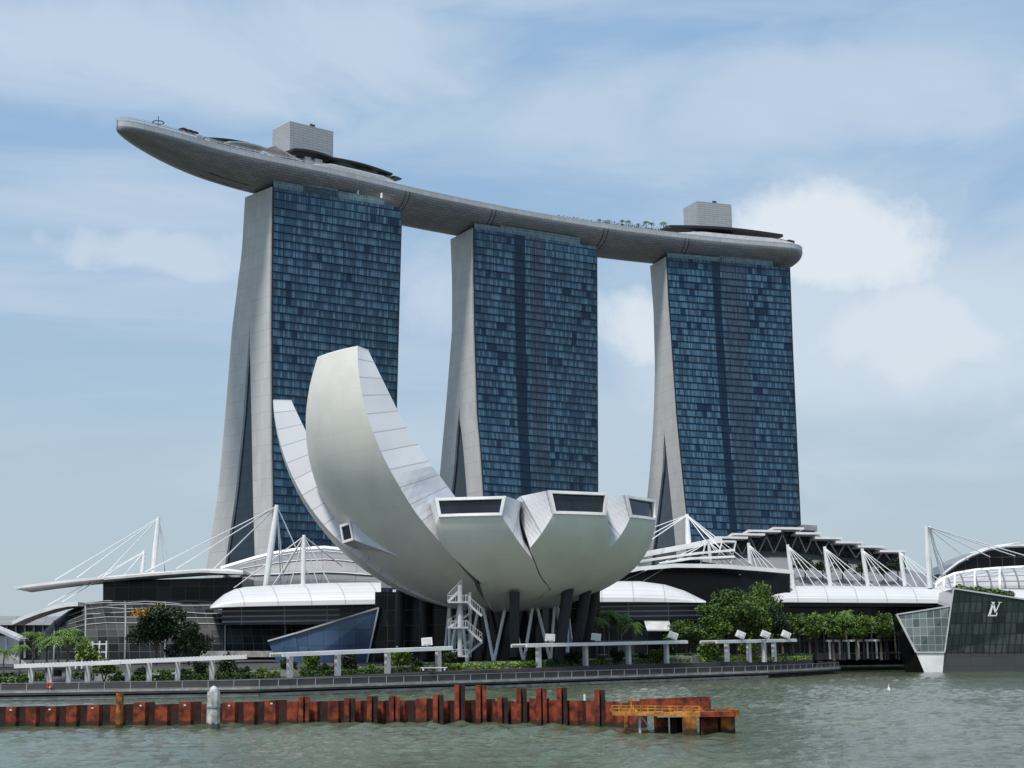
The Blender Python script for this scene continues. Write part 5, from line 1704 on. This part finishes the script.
hedge(-40, 120, 24, 1.2, 2.6, 'dark low hedge behind the leftmost pergola', LEAF_D)
hedge(120, 215, 28, 1.1, 2.4, 'mixed low hedge in front of the dark trees at left', LEAF_M)
hedge(290, 440, 27, 1.0, 2.4, 'low hedge at the foot of the blue glass entrance', LEAF_D)
hedge(430, 560, 22, 1.1, 3.0, 'dark hedge at the foot of the museum lattice', LEAF_D)
hedge(550, 660, 27, 1.3, 3.0, 'dark hedge below the palms right of the museum', LEAF_D)
hedge(690, 812, 24, 1.3, 3.0, 'dark hedge below the tree clump at the promenade tip', LEAF_D)
for i, x in enumerate((40, 118, 140, 165, 186, 243, 262, 288, 325, 372, 418, 556, 602, 645, 690, 728)):
    Y = edgeY(x) + random.choice((15, 19, 23))
    plant('bdark' if i % 3 else 'blight', lambda: make_bush(3.0, 3.4, LEAF_D, 240, 900, 0.2), x, 680, Y, random.uniform(1.5, 2.6), 'low shrub on the promenade terrace, %s of sixteen from the left' % ORD[i], 'bush', 'shrubs on the terrace', base_h=3.4, sx=random.uniform(0.9, 1.4))
# planter walls on the terrace
for i, (x0, x1, dY, h) in enumerate(((95, 190, 20, 1.2), (235, 300, 18, 1.1), (465, 520, 18, 1.3), (545, 640, 20, 1.2), (660, 715, 18, 1.3), (360, 440, 19, 1.1))):
    mb = MB()
    p = W(x0, 670, edgeY(x0) + dY); q = W(x1, 670, edgeY(x1) + dY)
    za = min(gz(p.x, p.y), gz(q.x, q.y)) - 0.1
    mb.bar((p.x, p.y, za + h / 2), (q.x, q.y, za + h / 2), 0.6, h)
    o = mb.build('planter_wall', CONC)
    tag(o, 'pale stone planter wall on the terrace, %s from the left' % ORD[sorted([95, 235, 465, 545, 660, 360]).index(x0)], 'planter', 'planter walls')
# greenery on the pavilion roof / behind
for i, (x, yt, Y) in enumerate([(966, 582, 352), (985, 584, 354), (1004, 587, 356)]):
    o = copy_tree(PROTO['bmid'][0])
    p = W(x, 600, Y); o.location = p; o.scale = (1.9, 1.5, (W(x, yt, Y).z - p.z) / 3.4)
    tag(o, 'green shrub showing above the dark glass pavilion, %s from the left' % ORD[i], 'bush', 'shrubs above the pavilion')
hedge_r = MB()

# ================================================================== SHEET PILE WALL AND STEEL PILES IN THE WATER
wallp = [G(-40, 727.6, 0), G(0, 727, 0), G(260, 724.5, 0), (G(480, 723, 0)), G(600, 726.5, 0), G(640, 729, 0)]
sp = thing('sheet_pile_wall', G(300, 724, 0), 'long rust red sheet pile wall standing in the water', 'wall')
cumw = [0.0]
for a, b in zip(wallp, wallp[1:]):
    cumw.append(cumw[-1] + (b - a).length)
def wp(s_):
    for i in range(len(cumw) - 1):
        if s_ <= cumw[i + 1] or i == len(cumw) - 2:
            f = (s_ - cumw[i]) / (cumw[i + 1] - cumw[i])
            t_ = (wallp[i + 1] - wallp[i]).normalized()
            return wallp[i].lerp(wallp[i + 1], f), t_, Vector((t_.y, -t_.x, 0))
random.seed(19)
s_ = 0.0; k = 0
while s_ < cumw[-1] - 0.6:
    wdt = random.uniform(0.85, 1.12); gap = random.uniform(0.5, 0.75)
    p, t_, n_ = wp(s_ + wdt / 2)
    ztop = lerp(1.78, 2.05, min(1, s_ / 45)) + random.uniform(-0.14, 0.14)
    if s_ > 42:
        ztop -= 0.1
    m_ = MB()
    c = p + n_ * 0.30; hw = wdt / 2
    prof_ = [c - t_ * (hw + 0.16) - n_ * 0.42, c - t_ * hw, c + t_ * hw, c + t_ * (hw + 0.16) - n_ * 0.42, c + t_ * (hw + 0.16 + gap) - n_ * 0.42]
    bk_ = [q - n_ * 0.05 for q in prof_]
    lo_ = lambda L: [Vector((q.x, q.y, -1.5)) for q in L]
    hi_ = lambda L, dz_=0: [Vector((q.x, q.y, ztop + dz_)) for q in L]
    m_.grid([lo_(prof_[:4]), hi_(prof_[:4])]); m_.grid([hi_(prof_), hi_(bk_)]); m_.grid([hi_(bk_), lo_(bk_)])
    po = m_.build('pile', RUST, sp)
    m_ = MB()
    m_.grid([lo_(prof_[3:]), [Vector((q.x, q.y, ztop - 0.04)) for q in prof_[3:]]]); m_.build('web', RUST2, po)
    if k % 2 == 0 and s_ < 30:
        m_ = MB(); q = c + n_ * 0.02 + t_ * random.uniform(-0.1, 0.15); zz = ztop - 0.28
        m_.bar(q - t_ * 0.09 + Vector((0, 0, zz)), q + t_ * 0.09 + Vector((0, 0, zz)), 0.02, 0.13); m_.build('paint_mark', WHITE2, po)
    s_ += wdt + 0.32 + gap; k += 1
# tall king piles
kp_ = [(304, 696.5, 'k'), (350, 698, 'k'), (372.5, 696, 'k'), (394.5, 696, 'k'), (438.5, 694.5, 'k'), (460, 685, 'k'), (481.5, 685, 'k'), (503, 697, 'k'), (522, 688, 'k'), (542, 688, 'k'), (562.5, 687.5, 'k'), (600.5, 689.5, 'k')]
for i, (x, yt, _) in enumerate(kp_):
    base_ = G(x, interp([(0, 727), (260, 724.5), (480, 723), (600, 726.5), (640, 729)], x) + 0.6, 0)
    zt_ = W(x, yt, base_.y).z
    wd = 10.5 * base_.y / F
    o = thing('steel_pile', base_, 'tall rusty steel pile along the sheet pile wall, %s of twelve from the left' % ORD[i], 'pile', 'tall steel piles in the water')
    m_ = MB(); m_.box((base_.x - wd * 0.28, base_.y, (zt_ - 1.5) / 2), (wd * 0.44, 0.5, zt_ + 1.5)); m_.build('flange', RUST, o)
    m_ = MB(); m_.box((base_.x + wd * 0.02, base_.y + 0.12, (zt_ - 1.5) / 2), (wd * 0.2, 0.12, zt_ + 1.46)); m_.build('web', RUST2, o)
    m_ = MB(); m_.box((base_.x + wd * 0.30, base_.y, (zt_ - 1.5) / 2), (wd * 0.36, 0.5, zt_ + 1.44)); m_.build('flange', RUST2 if i % 3 else RUST, o)
# single rusty tubular pile and white topped timber bollard pile
b_ = G(119, 728, 0)
m_ = MB(); m_.tube([b_ + Vector((0, 0, -2)), Vector((b_.x, b_.y, W(119, 693, b_.y).z))], 0.31, 14)
tag(m_.build('rusty_post', RUST3), 'single orange rusty tubular post in the water before the red wall', 'post')
b_ = G(213, 728.5, 0)
mk = thing('mooring_pile', b_, 'weathered white mooring pile with a rounded cap in the water', 'pile')
m_ = MB(); z1 = W(213, 691, b_.y).z
m_.tube([b_ + Vector((0, 0, -2)), Vector((b_.x, b_.y, 0.3)), Vector((b_.x, b_.y, z1 * 0.9)), Vector((b_.x, b_.y, z1))], [0.6, 0.56, 0.53, 0.5], 8); m_.build('shaft', mat('weathered_white', (0.52, 0.52, 0.49), 0.85, var=0.35, scale=1.5, streak=0.6, bump=0.3, tide=0.45), mk)
m_ = MB(); m_.tube([Vector((b_.x, b_.y, z1)), Vector((b_.x, b_.y, z1 + 0.14)), Vector((b_.x, b_.y, z1 + 0.32)), Vector((b_.x, b_.y, z1 + 0.42))], [0.36, 0.34, 0.22, 0.05], 12); m_.build('cap', LGREY, mk)
m_ = MB(); m_.tube([Vector((b_.x, b_.y, z1 * 0.55)), Vector((b_.x, b_.y, z1 * 0.55 + 0.15))], 0.58, 10); m_.build('band', GREYM, mk)
# rusty work platform
w0 = G(735, 735.5, 0)
pf = thing('work_platform', G(670, 733, 0), 'rusty orange steel work platform with railings at the end of the pile wall', 'platform')
yP = 109.5
def X(px):
    return W(px, 735, yP).x
z_d = W(670, 713, yP).z
A_ = W(612, 710, yP + 4); B_ = W(700, 713.5, yP)
m_ = MB(); m_.prism([Vector((A_.x, A_.y, z_d)), Vector((B_.x, B_.y, z_d)), Vector((B_.x + 1.0, B_.y + 3.6, z_d)), Vector((A_.x + 1.0, A_.y + 3.6, z_d))], (0, 0, -0.28)); m_.build('deck', ORANGEP, pf)
C_ = W(735, 714, yP - 0.2)
m_ = MB(); m_.bar((B_.x, B_.y, z_d - 0.1), (C_.x, C_.y, z_d - 0.1), 1.2, 0.35); m_.build('beam', RUST, pf); m_ = MB(); m_.bar((B_.x + 1, B_.y + 3.4, z_d - 0.1), (C_.x, C_.y + 2.5, z_d - 0.1), 0.5, 0.4); m_.build('beam', RUST, pf)
m_ = MB(); m_.bar((C_.x, C_.y - 0.5, z_d - 0.05), (C_.x - 0.1, C_.y + 3, z_d - 0.05), 0.5, 0.5); m_.build('beam', RUST3, pf)
for (px, w_, m2, dY) in ((626, 0.24, RUST3, 0), (640, 0.16, LGREY, 0.2), (656, 0.2, RUST3, 0.1), (690, 0.95, RUST3, -0.2), (709, 1.2, RUST, 0.3), (728, 0.95, RUST3, -0.3), (719.5, 0.35, RUST2, 0.4)):
    p = W(px, 735, yP + dY + (3.2 if px < 660 else 0.6))
    m_ = MB(); m_.box((p.x, p.y, (z_d - 1.8) / 2 - 0.15), (w_, max(0.3, w_ * 0.7), z_d + 1.5)); m_.build('leg', m2, pf)
for px in (663, 676, 683):
    p = W(px, 735, yP + 3.4)
    m_ = MB(); m_.box((p.x, p.y, (z_d - 1.9) / 2), (0.8, 0.4, z_d + 1.0)); m_.build('rear_pile', RUST if px != 676 else RUST2, pf)
m_ = MB(); p = W(641, 716, yP + 3); q = W(652, 731, yP + 3); m_.bar(p, q, 0.07, 0.07); m_.build('brace', LGREY, pf)
m_ = MB(); a = W(640, 706, yP + 3.6); b = W(711, 706, yP + 3.2)
m_.prism([Vector((a.x, a.y, z_d)), Vector((b.x, b.y, z_d)), Vector((b.x, b.y, z_d + 1.0)), Vector((a.x, a.y, z_d + 0.85))], (0, 0.3, 0)); m_.build('back_plate', RUST, pf)
rlm = MB()
for f in [k / 12 for k in range(13)]:
    p = Vector((lerp(A_.x, B_.x, f), lerp(A_.y, B_.y, f) + 0.05, z_d))
    rlm.bar(p, p + Vector((0, 0, 0.42)), 0.06, 0.06)
for h_ in (0.22, 0.42):
    rlm.bar((A_.x, A_.y + 0.05, z_d + h_), (B_.x, B_.y + 0.05, z_d + h_), 0.05, 0.06)
for f in (0, 0.12, 0.24):
    p = Vector((lerp(A_.x, B_.x, f) + 0.9, lerp(A_.y, B_.y, f) + 3.4, z_d)); rlm.bar(p, p + Vector((0, 0, 0.8)), 0.06, 0.06)
rlm.bar((A_.x + 0.9, A_.y + 3.4, z_d + 0.8), (lerp(A_.x, B_.x, 0.24) + 0.9, lerp(A_.y, B_.y, 0.24) + 3.4, z_d + 0.8), 0.06, 0.06)
rlm.build('railing', ORANGEP, pf)
random.seed(4)
m_ = MB()
for k in range(40):
    f = random.random()
    p = Vector((lerp(A_.x, C_.x, f), lerp(A_.y, C_.y, f) + random.uniform(0.1, 1.2), z_d + 0.08))
    m_.box(p, (random.uniform(0.1, 0.5), random.uniform(0.1, 0.3), random.uniform(0.1, 0.4)), random.random())
m_.build('rubble', RUST3, pf)
# small white marker light on the wall, and a white egret shaped bird further out
mp = G(585.5, 725.5, 0)
mk2 = thing('marker_post', Vector((mp.x, mp.y + 0.6, 1.5)), 'thin white marker post on the sheet pile wall near its right end', 'marker')
m_ = MB(); m_.tube([Vector((mp.x, mp.y + 0.6, 1.5)), Vector((mp.x, mp.y + 0.6, W(585, 694.5, mp.y).z))], 0.09, 8); m_.build('post', WHITE, mk2)
by = G(889, 691, 0)
bu = thing('buoy', by, 'tiny white buoy floating on the water before the glass pavilion', 'buoy')
m_ = MB(); m_.tube([by + Vector((0, 0, -0.2)), by + Vector((0, 0, 0.1)), by + Vector((0, 0, 0.4)), by + Vector((0, 0, 0.55))], [0.2, 0.22, 0.13, 0.03], 10); m_.build('float', WHITE, bu)
m_ = MB(); m_.tube([by + Vector((0, 0, 0.5)), by + Vector((0, 0, 0.9))], 0.05, 6); m_.build('stick', WHITE, bu)

for o in bpy.data.objects:
    if '_org' in o:
        del o['_org']
